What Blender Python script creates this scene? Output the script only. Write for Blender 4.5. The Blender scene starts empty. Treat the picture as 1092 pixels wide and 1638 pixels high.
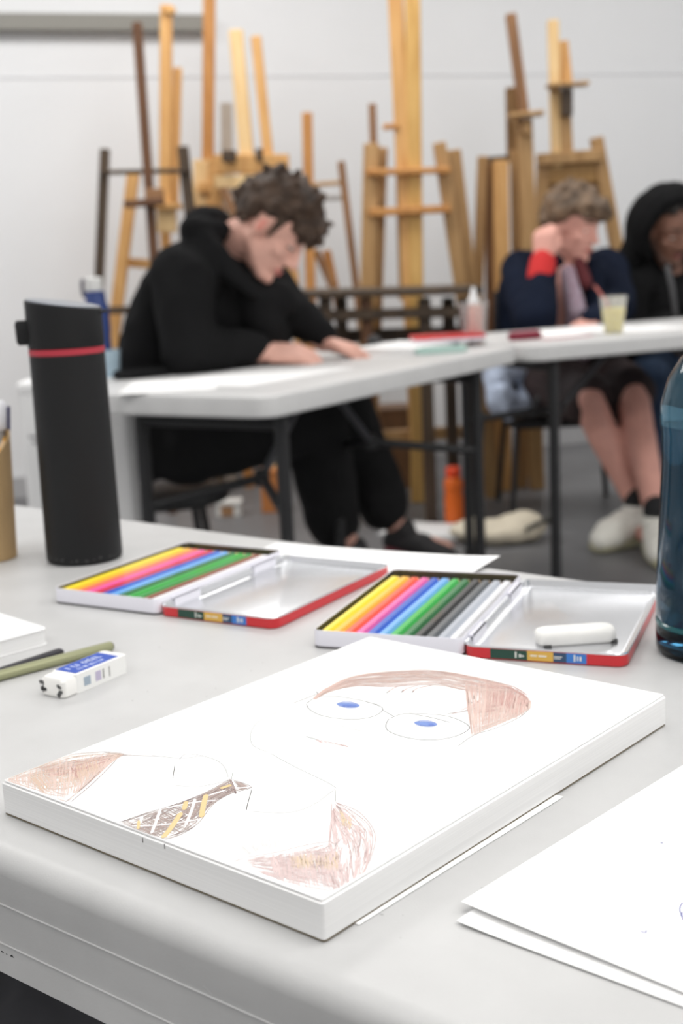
import bpy, bmesh, math, random
from mathutils import Vector, Matrix, noise as mnoise
random.seed(7)
R = math.radians
SC = bpy.context.scene
COL = SC.collection

# ------------------------------------------------------------------ camera
F_PX, PITCH, ROLL, HC = 2089.2, 0.1947, -0.048, 0.2759     # from the pad, tins and flask
TZ = 0.74                                                   # table tops
CAM = Vector((0, 0, TZ + HC))
TURN = Matrix.Rotation(math.radians(-17.5), 4, 'Z')           # layout frame -> room frame (back wall along x)
fw = Vector((0, math.cos(PITCH), -math.sin(PITCH)))
_up = Vector((1, 0, 0)).cross(fw)
rt = Vector((1, 0, 0)) * math.cos(ROLL) + _up * math.sin(ROLL)
up = Vector((1, 0, 0)) * -math.sin(ROLL) + _up * math.cos(ROLL)
cd = bpy.data.cameras.new('camera')
cam = bpy.data.objects.new('camera', cd)
COL.objects.link(cam)
m3 = Matrix((rt, up, -fw)).transposed()
cam.matrix_world = TURN @ Matrix.Translation(CAM) @ m3.to_4x4()
cd.sensor_fit = 'VERTICAL'
cd.sensor_height = 36.0
cd.lens = F_PX / 1638 * 36.0
cd.clip_start, cd.clip_end = 0.02, 60
cd.dof.use_dof = True
cd.dof.focus_distance = 0.66
cd.dof.aperture_fstop = 9.0
cd.dof.aperture_blades = 7
SC.camera = cam

# ------------------------------------------------------------------ light
world = bpy.data.worlds.new('world')
SC.world = world
world.use_nodes = True
world.node_tree.nodes['Background'].inputs[0].default_value = (0.95, 0.97, 1, 1)
world.node_tree.nodes['Background'].inputs[1].default_value = 0.05

def lamp(name, loc, sx, sy, power, rot=(0, 0, 0), col=(1, .985, .96)):
    l = bpy.data.lights.new(name, 'AREA')
    l.shape = 'RECTANGLE'
    l.size, l.size_y, l.energy, l.color = sx, sy, power, col
    o = bpy.data.objects.new(name, l)
    COL.objects.link(o)
    o.location, o.rotation_euler = loc, rot
    return o
for ly, row in ((-1.1, ((-1.6, 18), (0.8, 24), (3.4, 35))), (0.8, ((-1.6, 18), (0.8, 24), (3.4, 29))), (4.4, ((-1.0, 46), (1.2, 36), (3.4, 21)))):
    for lx, pw in row:
        lamp('ceiling_lamp', (lx, ly, 3.06), 1.4, 1.0, pw)

SC.view_settings.view_transform = 'Standard'
SC.view_settings.look = 'None'
SC.view_settings.exposure = 0.17
SC.view_settings.gamma = 1.0
SC.view_settings.use_curve_mapping = False
SC.cycles.use_denoising = True
SC.cycles.max_bounces = 10
SC.cycles.transparent_max_bounces = 12

# ------------------------------------------------------------------ layout helpers
def ray(x, y):
    return fw + rt * ((x - 546) / F_PX) - up * ((y - 819) / F_PX)
def on(x, y, z):                        # point of the photograph on a level plane
    d = ray(x, y)
    return CAM + d * ((z - CAM.z) / d.z)
def at(x, y, Y):                        # point of the photograph at a known distance
    d = ray(x, y)
    return CAM + d * (Y / d.y)

# ------------------------------------------------------------------ materials
def lin(c):
    c = c / 255
    return c / 12.92 if c <= .04045 else ((c + .055) / 1.055) ** 2.4
def rgb(c): return (lin(c[0]), lin(c[1]), lin(c[2]), 1)
_M = {}
def mat(name, c, rough=.5, metal=0, var=.0, scale=40, bump=0, bscale=200, spec=.5, trans=0, ior=1.45, sheen=0, stretch=None, c2=None, coat=0):
    if name in _M: return _M[name]
    m = bpy.data.materials.new(name)
    m.use_nodes = True
    nt = m.node_tree
    b = nt.nodes['Principled BSDF']
    b.inputs['Base Color'].default_value = rgb(c)
    b.inputs['Roughness'].default_value = rough
    b.inputs['Metallic'].default_value = metal
    b.inputs['Specular IOR Level'].default_value = spec
    b.inputs['Transmission Weight'].default_value = trans
    b.inputs['IOR'].default_value = ior
    b.inputs['Sheen Weight'].default_value = sheen
    b.inputs['Coat Weight'].default_value = coat
    tc = nt.nodes.new('ShaderNodeTexCoord')
    mp = nt.nodes.new('ShaderNodeMapping')
    if stretch: mp.inputs['Scale'].default_value = stretch
    nt.links.new(tc.outputs['Object'], mp.inputs['Vector'])
    if var or c2:
        n = nt.nodes.new('ShaderNodeTexNoise')
        n.inputs['Scale'].default_value = scale
        n.inputs['Detail'].default_value = 5
        r = nt.nodes.new('ShaderNodeValToRGB')
        k1, k2 = 1 - var, 1 + var
        r.color_ramp.elements[0].position = .32
        r.color_ramp.elements[1].position = .68
        a = rgb(c)
        if c2:
            r.color_ramp.elements[0].color = rgb(c2)
            r.color_ramp.elements[1].color = a
        else:
            r.color_ramp.elements[0].color = (a[0] * k1, a[1] * k1, a[2] * k1, 1)
            r.color_ramp.elements[1].color = (min(1, a[0] * k2), min(1, a[1] * k2), min(1, a[2] * k2), 1)
        nt.links.new(mp.outputs[0], n.inputs['Vector'])
        nt.links.new(n.outputs['Fac'], r.inputs[0])
        nt.links.new(r.outputs[0], b.inputs['Base Color'])
    if bump:
        n2 = nt.nodes.new('ShaderNodeTexNoise')
        n2.inputs['Scale'].default_value = bscale
        n2.inputs['Detail'].default_value = 3
        bp = nt.nodes.new('ShaderNodeBump')
        bp.inputs['Strength'].default_value = bump
        bp.inputs['Distance'].default_value = .002
        nt.links.new(mp.outputs[0], n2.inputs['Vector'])
        nt.links.new(n2.outputs['Fac'], bp.inputs['Height'])
        nt.links.new(bp.outputs[0], b.inputs['Normal'])
    _M[name] = m
    return m

def wood(name, c, dark):
    return mat(name, c, rough=.5, c2=dark, scale=9, stretch=(6, 6, .6), bump=.1, bscale=60)

PLASTIC = mat('table_plastic', (192, 192, 192), .42, bump=.06, bscale=900, var=.035, scale=22)
PLASTIC_LIT = mat('table_plastic_lit', (204, 204, 204), .42, bump=.06, bscale=900, var=.03, scale=14)  # lighter copy of the same plastic, standing in for light on the far tables
PAPER = mat('paper', (246, 246, 246), .9, spec=.15)
PAPER2 = mat('paper_edge', (232, 232, 232), .9, spec=.1, var=.04, scale=3, stretch=(1, 1, 400))
BLACKM = mat('black_metal', (38, 38, 40), .45)
SKIN = mat('skin', (220, 170, 154), .55, var=.06, scale=30)
SKIN_RED = mat('flushed_skin', (214, 140, 126), .55)
SKIN_D = mat('dark_skin', (132, 94, 78), .55, var=.08, scale=30)
LIP = mat('lip', (196, 120, 112), .5)
EYEW = mat('eye_white', (235, 232, 228), .3)
EYED = mat('iris', (50, 38, 30), .3)

# ------------------------------------------------------------------ mesh helpers
INV = {}
def obj(name, bm, material, parent=None, smooth=None, world=False):
    bmesh.ops.recalc_face_normals(bm, faces=bm.faces)
    if world and parent is not None:
        bm.transform(INV[parent.name])
    if smooth is not None:
        for f in bm.faces: f.smooth = True
        for e in bm.edges:
            if len(e.link_faces) == 2 and e.calc_face_angle(0) > R(smooth): e.smooth = False
    me = bpy.data.meshes.new(name)
    bm.to_mesh(me)
    bm.free()
    if material is not None:
        for mm in (material if isinstance(material, (list, tuple)) else [material]): me.materials.append(mm)
    o = bpy.data.objects.new(name, me)
    COL.objects.link(o)
    if parent is not None:
        o.parent = parent
        if parent.name in INV: INV[o.name] = INV[parent.name]
    else: INV[o.name] = Matrix.Identity(4)
    return o
def tag(o, label=None, cat=None, group=None, kind=None):
    if label: o['label'] = label
    if cat: o['category'] = cat
    if group: o['group'] = group
    if kind: o['kind'] = kind
    return o
def thing(name, label, cat, loc=(0, 0, 0), rz=0, group=None):
    o = bpy.data.objects.new(name, None)
    COL.objects.link(o)
    o.empty_display_size = .02
    o.location, o.rotation_euler = loc, (0, 0, rz)
    INV[o.name] = (Matrix.Translation(Vector(loc)) @ Matrix.Rotation(rz, 4, 'Z')).inverted()
    return tag(o, label, cat, group)

def box(bm, x0, x1, y0, y1, z0, z1):
    r = bmesh.ops.create_cube(bm, size=1)
    for v in r['verts']:
        v.co = Vector((x0 + (v.co.x + .5) * (x1 - x0), y0 + (v.co.y + .5) * (y1 - y0), z0 + (v.co.z + .5) * (z1 - z0)))
    return r['verts']
def boxed(x0, x1, y0, y1, z0, z1, bev=0):
    bm = bmesh.new()
    box(bm, x0, x1, y0, y1, z0, z1)
    if bev: bmesh.ops.bevel(bm, geom=bm.edges[:], offset=bev, segments=2, affect='EDGES', profile=.5)
    return bm
def rring(l, w, r, z, n=6):
    r = max(1e-5, min(r, l / 2 - 1e-5, w / 2 - 1e-5))
    pts = []
    for cx, cy, a0 in ((1, 1, 0), (-1, 1, 90), (-1, -1, 180), (1, -1, 270)):
        for i in range(n + 1):
            a = R(a0 + 90 * i / n)
            pts.append(Vector((cx * (l / 2 - r) + r * math.cos(a), cy * (w / 2 - r) + r * math.sin(a), z)))
    return pts
def loft(bm, rings, cap=True, M=None, mats=None):
    vs = []
    for ring in rings:
        vs.append([bm.verts.new(M @ p if M else p) for p in ring])
    n = len(vs[0])
    for k in range(len(vs) - 1):
        for i in range(n):
            f = bm.faces.new((vs[k][i], vs[k][(i + 1) % n], vs[k + 1][(i + 1) % n], vs[k + 1][i]))
            if mats: f.material_index = mats[k]
    if cap:
        if cap != 'last':
            f = bm.faces.new(vs[0][::-1])
            if mats: f.material_index = mats[0]
        f = bm.faces.new(vs[-1])
        if mats: f.material_index = mats[-1]
    return bm
def circ(r, z, n=40, cx=0, cy=0):
    return [Vector((cx + r * math.cos(2 * math.pi * i / n), cy + r * math.sin(2 * math.pi * i / n), z)) for i in range(n)]
def lathe(prof, n=40, cap=True, M=None):
    return loft(bmesh.new(), [circ(max(r, 1e-5), z, n) for r, z in prof], cap, M)
def frame(p0, p1, side=Vector((0, 1, 0))):
    d = (p1 - p0)
    L = d.length
    d = d / L
    s = side - d * side.dot(d)
    if s.length < 1e-4: s = Vector((1, 0, 0)) - d * d.x
    s.normalize()
    t = s.cross(d)
    return Matrix((t, s, d)).transposed().to_4x4(), L
def bar(bm, p0, p1, w, d, bev=.003, side=Vector((0, 1, 0))):
    """rectangular bar between two points, width w (across), depth d (along side)"""
    p0, p1 = Vector(p0), Vector(p1)
    M, L = frame(p0, p1, side)
    M = Matrix.Translation(p0) @ M
    rings = [rring(w - 2 * bev, d - 2 * bev, bev, 0, 1), rring(w, d, bev, bev, 1), rring(w, d, bev, L - bev, 1), rring(w - 2 * bev, d - 2 * bev, bev, L, 1)]
    return loft(bm, rings, True, M)
def tube(bm, pts, r, n=10):
    """round tube through points"""
    pts = [Vector(p) for p in pts]
    rings = []
    prev = None
    for i, p in enumerate(pts):
        d = (pts[min(i + 1, len(pts) - 1)] - pts[max(i - 1, 0)]).normalized()
        if prev is None:
            s = Vector((0, 0, 1)) if abs(d.z) < .9 else Vector((1, 0, 0))
        else: s = prev
        s = (s - d * s.dot(d)).normalized()
        prev = s
        t = d.cross(s)
        rings.append([p + (s * math.cos(2 * math.pi * k / n) + t * math.sin(2 * math.pi * k / n)) * r for k in range(n)])
    return loft(bm, rings, True)
def spline(pts, n=8):
    pts = [Vector(p) for p in pts]
    out = []
    for i in range(len(pts) - 1):
        p0, p1, p2, p3 = pts[max(i - 1, 0)], pts[i], pts[i + 1], pts[min(i + 2, len(pts) - 1)]
        for k in range(n):
            t = k / n
            out.append(.5 * ((2 * p1) + (p2 - p0) * t + (2 * p0 - 5 * p1 + 4 * p2 - p3) * t * t + (3 * p1 - p0 - 3 * p2 + p3) * t ** 3))
    out.append(pts[-1])
    return out

# ------------------------------------------------------------------ the room
def struct(name, bm, m):
    return tag(obj(name, bm, m), kind='structure')
YW = 6.0
XL, XR, YF, ZC = -2.8, 4.6, -1.9, 3.12
WALL = mat('wall_paint', (228, 229, 231), .85, var=.015, scale=2, spec=.2)
FLOOR = mat('floor_vinyl', (108, 108, 110), .45, var=.07, scale=6, bump=.03)
struct('floor', boxed(XL, XR, YF, YW, -.05, 0), FLOOR)
struct('wall_back', boxed(XL, XR, YW, YW + .1, 0, ZC), WALL)
struct('wall_left', boxed(XL - .1, XL, YF, YW, 0, ZC), WALL)
struct('wall_right', boxed(XR, XR + .1, YF, YW, 0, ZC), WALL)
struct('wall_front', boxed(XL, XR, YF - .1, YF, 0, ZC), mat('wall_front_paint', (206, 206, 206), .85))
struct('ceiling', boxed(XL, XR, YF, YW, ZC, ZC + .1), mat('ceiling_paint', (232, 232, 230), .9))
struct('baseboard_back', boxed(XL, XR, YW - .015, YW, 0, .1, .003), mat('baseboard_paint', (176, 176, 178), .6))
def on_wall(x, y):                      # where a sight line meets the back wall, room frame
    o, d = TURN @ CAM, TURN.to_3x3() @ ray(x, y)
    return o + d * ((YW - o.y) / d.y)
pa, pb = on_wall(0, 40), on_wall(332, 40)
struct('trim_1', boxed(XL, pb.x, YW - .06, YW, pb.z - .035, pb.z + .035, .004), mat('grey_rail', (140, 138, 132), .6))
pc = on_wall(560, 121)
struct('trim_2', boxed(XL, XR, YW - .0035, YW, pc.z - .004, pc.z + .004, .001), mat('wall_batten', (216, 217, 220), .8))

# ------------------------------------------------------------------ folding tables
GREYM = mat('grey_metal', (70, 70, 74), .45)
def table(label, corner, ang, L, Wd, prof, legs, top_m=None):
    """corner: near-left corner of the top; ang: heading of its long side; top lies to the left of that heading"""
    u = Vector((math.cos(ang), math.sin(ang), 0))
    v = Vector((-u.y, u.x, 0))
    c = Vector((corner[0], corner[1], 0)) + u * (L / 2) + v * (Wd / 2)
    t = thing('folding_table', label, 'table', c, ang)
    obj('tabletop', loft(bmesh.new(), [rring(L - 2 * i, Wd - 2 * i, .05 - i, z, 8) for i, z in prof]), top_m or PLASTIC, t, smooth=35)
    for sx, inset, ys in legs:
        x = sx * (L / 2 - inset)
        for y in ys:
            b = bmesh.new()
            tube(b, [(x, y, TZ - .03), (x, y, .025)], .0155, 14)
            lg = obj('leg', b, BLACKM, t, smooth=40)
            obj('foot_cap', lathe([(.017, 0), (.0185, .004), (.0185, .03), (.0165, .034)], 14, True, Matrix.Translation((x, y, 0))), mat('rubber', (30, 30, 30), .8), lg, smooth=40)
        b = bmesh.new()
        tube(b, [(x, ys[0], TZ - .075), (x, ys[1], TZ - .075)], .012, 10)
        obj('leg_crossbar', b, BLACKM, t, smooth=40)
        apex = Vector((x - sx * .19, (ys[0] + ys[1]) / 2, .51))
        for y in ys:
            b = bmesh.new()
            tube(b, [(x, y, .465), apex], .0115, 10)
            obj('leg_brace', b, BLACKM, t, smooth=40)
        b = bmesh.new()
        tube(b, [apex, (x - sx * .40, apex.y, TZ - .045)], .010, 8)
        obj('folding_strut', b, GREYM, t, smooth=40)
        obj('strut_collar', lathe([(.014, -.02), (.018, -.016), (.018, .016), (.014, .02)], 14, True, Matrix.Translation(apex)), BLACKM, t, smooth=40)
    return t
# profile: (inset from the outline, height)
near_prof = [(.045, TZ - .0715), (.0145, TZ - .0715), (.0128, TZ - .0700)]
def rim_at(h): return .0100 + (h - .018) * .08              # the rim leans in towards its foot
for h in (.0532, .0295):
    near_prof += [(rim_at(h) + .0002, TZ - h - .0006), (rim_at(h) - .0006, TZ - h - .0003), (rim_at(h) - .0007, TZ - h + .0002), (rim_at(h), TZ - h + .0005)]
for k in range(13):
    a = R(-5 + 95 * k / 12)
    near_prof.append((.0080 + .0105 * (1 - math.cos(a)), TZ - .0105 + .0105 * math.sin(a)))
near_prof.append((.05, TZ))
far_prof = [(.02, TZ - .048), (.003, TZ - .047), (0, TZ - .044), (.001, TZ - .010), (.003, TZ - .004), (.008, TZ - .001), (.014, TZ), (.04, TZ)]
# near table: long sides run at -41.5 degrees
A0 = R(-39.5)
un = Vector((math.cos(A0), math.sin(A0), 0)); vn = Vector((-un.y, un.x, 0))
nb = on(110, 1494, TZ - .0295).dot(vn) - rim_at(.0295)
corner = un * -1.46 + vn * nb
far_edge = on(500, 864, TZ).dot(vn)
nt = table('white folding table in the foreground carrying the drawing pad', corner, A0, 1.83, far_edge - nb, near_prof, ((-1, .11, (-.25, .25)), (1, .11, (-.25, .25))))
def on_rim(x, y, h):                     # a spot of the near rim seen along a sight line, in table space
    n = (-vn - Vector((0, 0, .08))).normalized()
    p0 = vn * (nb + rim_at(h)) + Vector((0, 0, TZ - h))
    d = ray(x, y)
    return INV[nt.name] @ (CAM + d * ((p0 - CAM).dot(n) / d.dot(n)) + n * .0003), INV[nt.name].to_3x3() @ n
def fleck(bm, p, n, rx, ry, seed):
    random.seed(seed)
    t = Vector((1, 0, 0)); u = n.cross(t)
    bm.faces.new([bm.verts.new(p + t * (rx * math.cos(k * .785) * random.uniform(.5, 1.2)) + u * (ry * math.sin(k * .785) * random.uniform(.5, 1.2))) for k in range(8)])
bm = bmesh.new()
for i, (x, y, rx, ry) in enumerate(((5, 1524, .0016, .0016), (12, 1528, .0008, .0014), (21, 1532, .0024, .0018), (26, 1537, .0014, .0013), (15, 1548, .0013, .0016), (33, 1553, .0008, .0009))):
    p, n = on_rim(x, y, .061); fleck(bm, p, n, rx, ry, i)
s_ = obj('scuff_mark', bm, mat('scuff_black', (40, 40, 42), .8), nt); s_['label'] = 'black scuffs on the rim'; s_['kind'] = 'stuff'
bm = bmesh.new()
for (x0, y0), (x1, y1) in (((288, 1542), (318, 1568)), ((318, 1568), (340, 1590)), ((250, 1530), (258, 1540))):
    (p, n), (q, n2) = on_rim(x0, y0, .035), on_rim(x1, y1, .035)
    w_ = (q - p).cross(n).normalized() * .00014
    bm.faces.new([bm.verts.new(c) for c in (p - w_, q - w_, q + w_, p + w_)])
s_ = obj('scratch', bm, mat('scratch_pale', (214, 214, 214), .7), nt); s_['kind'] = 'stuff'
bm = bmesh.new()
random.seed(77)
for i, (x, y) in enumerate(((345, 1101), (401, 1073), (330, 1114), (236, 1106), (212, 1121), (610, 1463), (644, 1464), (300, 1140), (420, 1060), (180, 1150), (640, 1500), (770, 1420), (255, 1035), (330, 1040), (395, 1034))):
    p = INV[nt.name] @ on(x, y, TZ + .0001); fleck(bm, p, Vector((0, 0, 1)), random.uniform(.0004, .0011), random.uniform(.0003, .0008), i)
s_ = obj('dirt_speck', bm, mat('dirt_grey', (168, 168, 168), .8), nt); s_['kind'] = 'stuff'
table('white folding table with the student in black drawing at it', on(430, 634, TZ).xy - Vector((-.0, .0)), math.atan2(1.018, .637), 1.25, .62, far_prof, ((-1, .11, (-.26, .125)), (1, .19, (-.26, .2))), PLASTIC_LIT)
t3c = on(846, 553, TZ)
table('white folding table holding the cup of yellow drink', t3c, R(23.5), 1.22, .62, far_prof, ((-1, .11, (-.26, .26)), (1, .11, (-.26, .26))), PLASTIC_LIT)

# ------------------------------------------------------------------ sketch pad and drawing
PADC, PADA = Vector((-.0153, .4895, TZ)), .854
PW, PL, PH = .2997, .2209, .0188
pad = thing('sketch_pad', 'thick white sketch pad with a coloured pencil portrait on its top sheet', 'sketch pad', PADC, PADA)
def slab(x0, x1, y0, y1, z0, z1, r=.0015, e=.0004):
    c = Matrix.Translation(((x0 + x1) / 2, (y0 + y1) / 2, 0))
    l, w = x1 - x0, y1 - y0
    return loft(bmesh.new(), [rring(l - 2 * e, w - 2 * e, r, z0, 3), rring(l, w, r, z0 + e, 3), rring(l, w, r, z1 - e, 3), rring(l - 2 * e, w - 2 * e, r, z1, 3)], True, c)
obj('back_board', slab(.0002, PW + .0003, .0002, PL - .0002, .0002, .0009), mat('grey_board', (128, 118, 100), .8), pad, smooth=40)
obj('page_block', slab(0, PW, 0, PL, .0011, PH - .0012), PAPER2, pad, smooth=40)
obj('top_sheet', slab(.001, PW - .0005, .0012, PL - .001, PH - .0008, PH, .001, .0001), PAPER, pad, smooth=40)
IP = INV[pad.name]
ZD = PH + .00012
def pp(x, y):
    q = IP @ on(x, y, TZ + PH)
    return Vector((q.x, q.y, ZD))
def inside(p): return .0012 < p.x < PW - .0012 and .0014 < p.y < PL - .0014
_zj = [0]
def ribbon(bm, pts, w):
    """flat pencil stroke in pad space, tapering at its ends"""
    pts = [p for p in pts if inside(p)]
    if len(pts) < 2: return
    _zj[0] = (_zj[0] + 1) % 60
    dz = _zj[0] * .0000008
    vs = []
    for i, p in enumerate(pts):
        d = (pts[min(i + 1, len(pts) - 1)] - pts[max(i - 1, 0)])
        if d.length < 1e-7: d = Vector((1, 0, 0))
        d.normalize()
        n = Vector((-d.y, d.x, 0))
        k = w / 2 * (.35 if i in (0, len(pts) - 1) else 1)
        vs.append((bm.verts.new(p + n * k + Vector((0, 0, dz))), bm.verts.new(p - n * k + Vector((0, 0, dz)))))
    for a, b in zip(vs, vs[1:]):
        bm.faces.new((a[0], a[1], b[1], b[0]))
def stroke(bm, px, w=.0004, n=6):
    ribbon(bm, spline([pp(*p) for p in px], n), w)
def hatch(bm, A, B, n, w=.0005, jit=1.2, over=.06, bow=0):
    """strokes running from curve A to curve B (pixel polylines)"""
    a = spline([pp(*p) for p in A], 10); b = spline([pp(*p) for p in B], 10)
    def pick(c, t):
        t = max(0, min(.9999, t)) * (len(c) - 1); i = int(t)
        return c[i].lerp(c[i + 1], t - i)
    for k in range(n):
        t = (k + random.random()) / n
        p, q = pick(a, t + random.uniform(-1, 1) * jit / n), pick(b, t + random.uniform(-1, 1) * jit / n)
        s, e = random.uniform(-over, .25), random.uniform(.75, 1 + over)
        p2, q2 = p.lerp(q, s), p.lerp(q, e)
        mid = p2.lerp(q2, .5) + Vector((random.uniform(-1, 1), random.uniform(-1, 1), 0)) * .0008
        ribbon(bm, [p2, p2.lerp(mid, .6), mid, q2.lerp(mid, .6), q2], w * random.uniform(.7, 1.3))
def along(bm, A, B, n, w=.0003, ln=.3, jit=.02):
    """strokes that follow the band between curves A and B lengthwise"""
    a = spline([pp(*p) for p in A], 10); b = spline([pp(*p) for p in B], 10)
    def pick(c, t):
        t = max(0, min(.9999, t)) * (len(c) - 1); i = int(t)
        return c[i].lerp(c[i + 1], t - i)
    for k in range(n):
        s0 = random.uniform(-.05, 1 - ln * .5); s1 = min(1, s0 + ln * random.uniform(.5, 1.2)); s0 = max(0, s0)
        f0 = random.random(); f1 = f0 + random.uniform(-1, 1) * jit * 6
        pts = []
        for j in range(7):
            t = s0 + (s1 - s0) * j / 6
            ff = max(0, min(1, f0 + (f1 - f0) * j / 6))
            pts.append(pick(a, t).lerp(pick(b, t), ff))
        ribbon(bm, pts, w * random.uniform(.7, 1.3))
BROWN_1 = mat('pale_brown_pencil', (216, 194, 185), .9, spec=.1)
BROWN_2 = mat('brown_pencil', (206, 174, 166), .9, spec=.1)
BROWN_3 = mat('red_brown_pencil', (190, 152, 146), .9, spec=.1)
BROWN_D = mat('dark_brown_pencil', (134, 108, 102), .9, spec=.1)
GREY_L = mat('pale_graphite', (122, 121, 121), .9, spec=.1)
GREY_P = mat('very_pale_graphite', (176, 175, 175), .9, spec=.1)
GREY_D = mat('graphite', (104, 100, 100), .9, spec=.1)
PINK_L = mat('pale_pink_pencil', (212, 184, 182), .9, spec=.1)
ROSE = mat('pale_rose_pencil', (216, 196, 194), .9, spec=.1)
ROSE_D = mat('rose_brown_pencil', (184, 160, 158), .9, spec=.1)
OCHRE_L = mat('pale_ochre_pencil', (214, 194, 166), .9, spec=.1)
BLUE_P = mat('blue_pencil', (128, 150, 206), .9, spec=.1)
BLUE_D = mat('dark_blue_pencil', (92, 112, 186), .9, spec=.1)
TIE_B = mat('tie_brown_pencil', (172, 156, 151), .9, spec=.1)
TIE_D = mat('tie_dark_pencil', (126, 110, 110), .9, spec=.1)
GOLD_P = mat('gold_pencil', (220, 196, 150), .9, spec=.1)
WHITE_P = mat('bare_paper_line', (238, 232, 232), .9, spec=.1)
def marks(name, fill, m):
    b = bmesh.new(); fill(b)
    return obj(name, b, m, pad)
W = .00028
# hair: an arched crown and a fuller tuft at the right
top = [(500, 1118), (520, 1102), (560, 1083), (620, 1074), (690, 1072), (760, 1083), (820, 1098)]
low = [(504, 1119), (530, 1106), (570, 1098), (620, 1099), (690, 1096), (742, 1104), (790, 1112)]
rt_top = [(742, 1086), (790, 1090), (830, 1104), (849, 1122)]
rt_low = [(754, 1180), (780, 1168), (820, 1154), (848, 1134)]
def f(b):
    along(b, top, low, 260, W, .25)
    hatch(b, rt_top, rt_low, 150, W, jit=3, over=.02)
    hatch(b, [(750, 1100), (754, 1140), (752, 1178)], [(835, 1104), (850, 1122), (838, 1142)], 110, W, jit=3, over=.0)
marks('drawn_hair', f, BROWN_1)
def f(b):
    along(b, top, low, 130, W, .22)
    along(b, top, [(x, (y + y2) / 2) for (x, y), (x2, y2) in zip(top, low)], 90, W, .2)
    hatch(b, rt_top, rt_low, 120, W, jit=3, over=0)
    hatch(b, [(746, 1092), (756, 1130)], [(800, 1096), (842, 1120)], 60, W, jit=2, over=0)
marks('drawn_hair_midtone', f, BROWN_2)
def f(b):
    hatch(b, [(790, 1092), (828, 1102), (848, 1120)], [(786, 1140), (820, 1142), (846, 1134)], 80, W, jit=3, over=0)
    along(b, [(760, 1084), (820, 1098), (848, 1116)], [(770, 1100), (815, 1112), (842, 1128)], 50, W, .4)
    hatch(b, [(754, 1126), (756, 1142)], [(806, 1128), (800, 1138)], 26, W, jit=2, over=0)
    for px in ([(620, 1107), (634, 1099), (650, 1097)], [(643, 1107), (652, 1101), (668, 1097)], [(660, 1107), (668, 1101), (690, 1097)], [(722, 1142), (752, 1134), (770, 1118)], [(735, 1137), (760, 1126), (768, 1116)], [(790, 1146), (798, 1134), (796, 1120)], [(816, 1140), (812, 1126), (800, 1112)]):
        stroke(b, px, .0005)
marks('drawn_hair_strands', f, BROWN_3)
def f(b):
    stroke(b, [(466, 1126), (500, 1113), (522, 1104), (545, 1090)], .0004)
    stroke(b, [(505, 1106), (512, 1114)], .0005)
    stroke(b, [(714, 1142), (748, 1137), (766, 1131)], .0004)
    stroke(b, [(848, 1132), (830, 1148), (790, 1166), (758, 1176), (732, 1194)], .0003)
    stroke(b, [(752, 1128), (758, 1116), (752, 1106)], .0003)
    for px in ([(618, 1109), (623, 1105)], [(642, 1108), (645, 1104)], [(659, 1108), (662, 1104)]): stroke(b, px, .0007)
marks('drawn_hair_outline', f, GREY_D)
def f(b):
    for px in ([(490, 1126), (494, 1134), (512, 1144), (545, 1150), (578, 1150), (602, 1144), (612, 1134), (600, 1127), (574, 1120), (535, 1114), (505, 1116), (490, 1126)],
               [(622, 1150), (617, 1160), (622, 1170), (650, 1180), (690, 1184), (728, 1178), (750, 1166), (742, 1156), (716, 1146), (680, 1142), (645, 1142), (622, 1150)],
               [(612, 1136), (622, 1142), (630, 1146)], [(582, 1122), (606, 1128)], [(656, 1142), (690, 1148), (720, 1156)],
               [(403, 1262), (396, 1286), (394, 1296)], [(280, 1222), (276, 1246)], [(488, 1178), (510, 1184)]):
        stroke(b, px, .00042)
marks('drawn_glasses', f, GREY_L)['kind'] = 'stuff'
def f(b):
    for px in ([(468, 1130), (420, 1150), (402, 1170), (404, 1192), (430, 1204)],
               [(540, 1160), (560, 1166), (585, 1170), (597, 1168)], [(510, 1184), (540, 1190), (560, 1196)],
               [(750, 1166), (770, 1160)], [(430, 1204), (470, 1226), (520, 1250), (540, 1262)],
               [(365, 1244), (358, 1226), (340, 1214), (300, 1206), (286, 1216)], [(276, 1256), (320, 1258), (370, 1248)],
               [(398, 1298), (460, 1300), (500, 1288), (536, 1262)], [(370, 1248), (372, 1236)], [(536, 1262), (537, 1284)]):
        stroke(b, px, .0003)
marks('drawn_face_lines', f, GREY_P)['kind'] = 'stuff'
marks('drawn_lips', lambda b: (hatch(b, [(504, 1183), (552, 1191)], [(512, 1188), (558, 1196)], 22, W)), PINK_L)
for ex, ey in ((556, 1128), (680, 1158)):
    def f(b):
        for k in range(34):
            t = -1 + 2 * (k + .5) / 34
            h = 5.2 * math.sqrt(1 - t * t)
            stroke(b, [(ex + 18 * t, ey - h + t), (ex + 18 * t + 1.5, ey + h + t)], .00045, 2)
    marks('drawn_eye', f, BLUE_P)
    def f(b):
        for k in range(12):
            stroke(b, [(ex - 10 + k * 1.9, ey - 1), (ex - 6 + k * 1.9, ey + 4)], .00035, 2)
        stroke(b, [(ex - 19, ey - 2), (ex - 4, ey - 6), (ex + 10, ey - 4), (ex + 20, ey + 1)], .0003)
    marks('drawn_pupil', f, BLUE_D)
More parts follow.
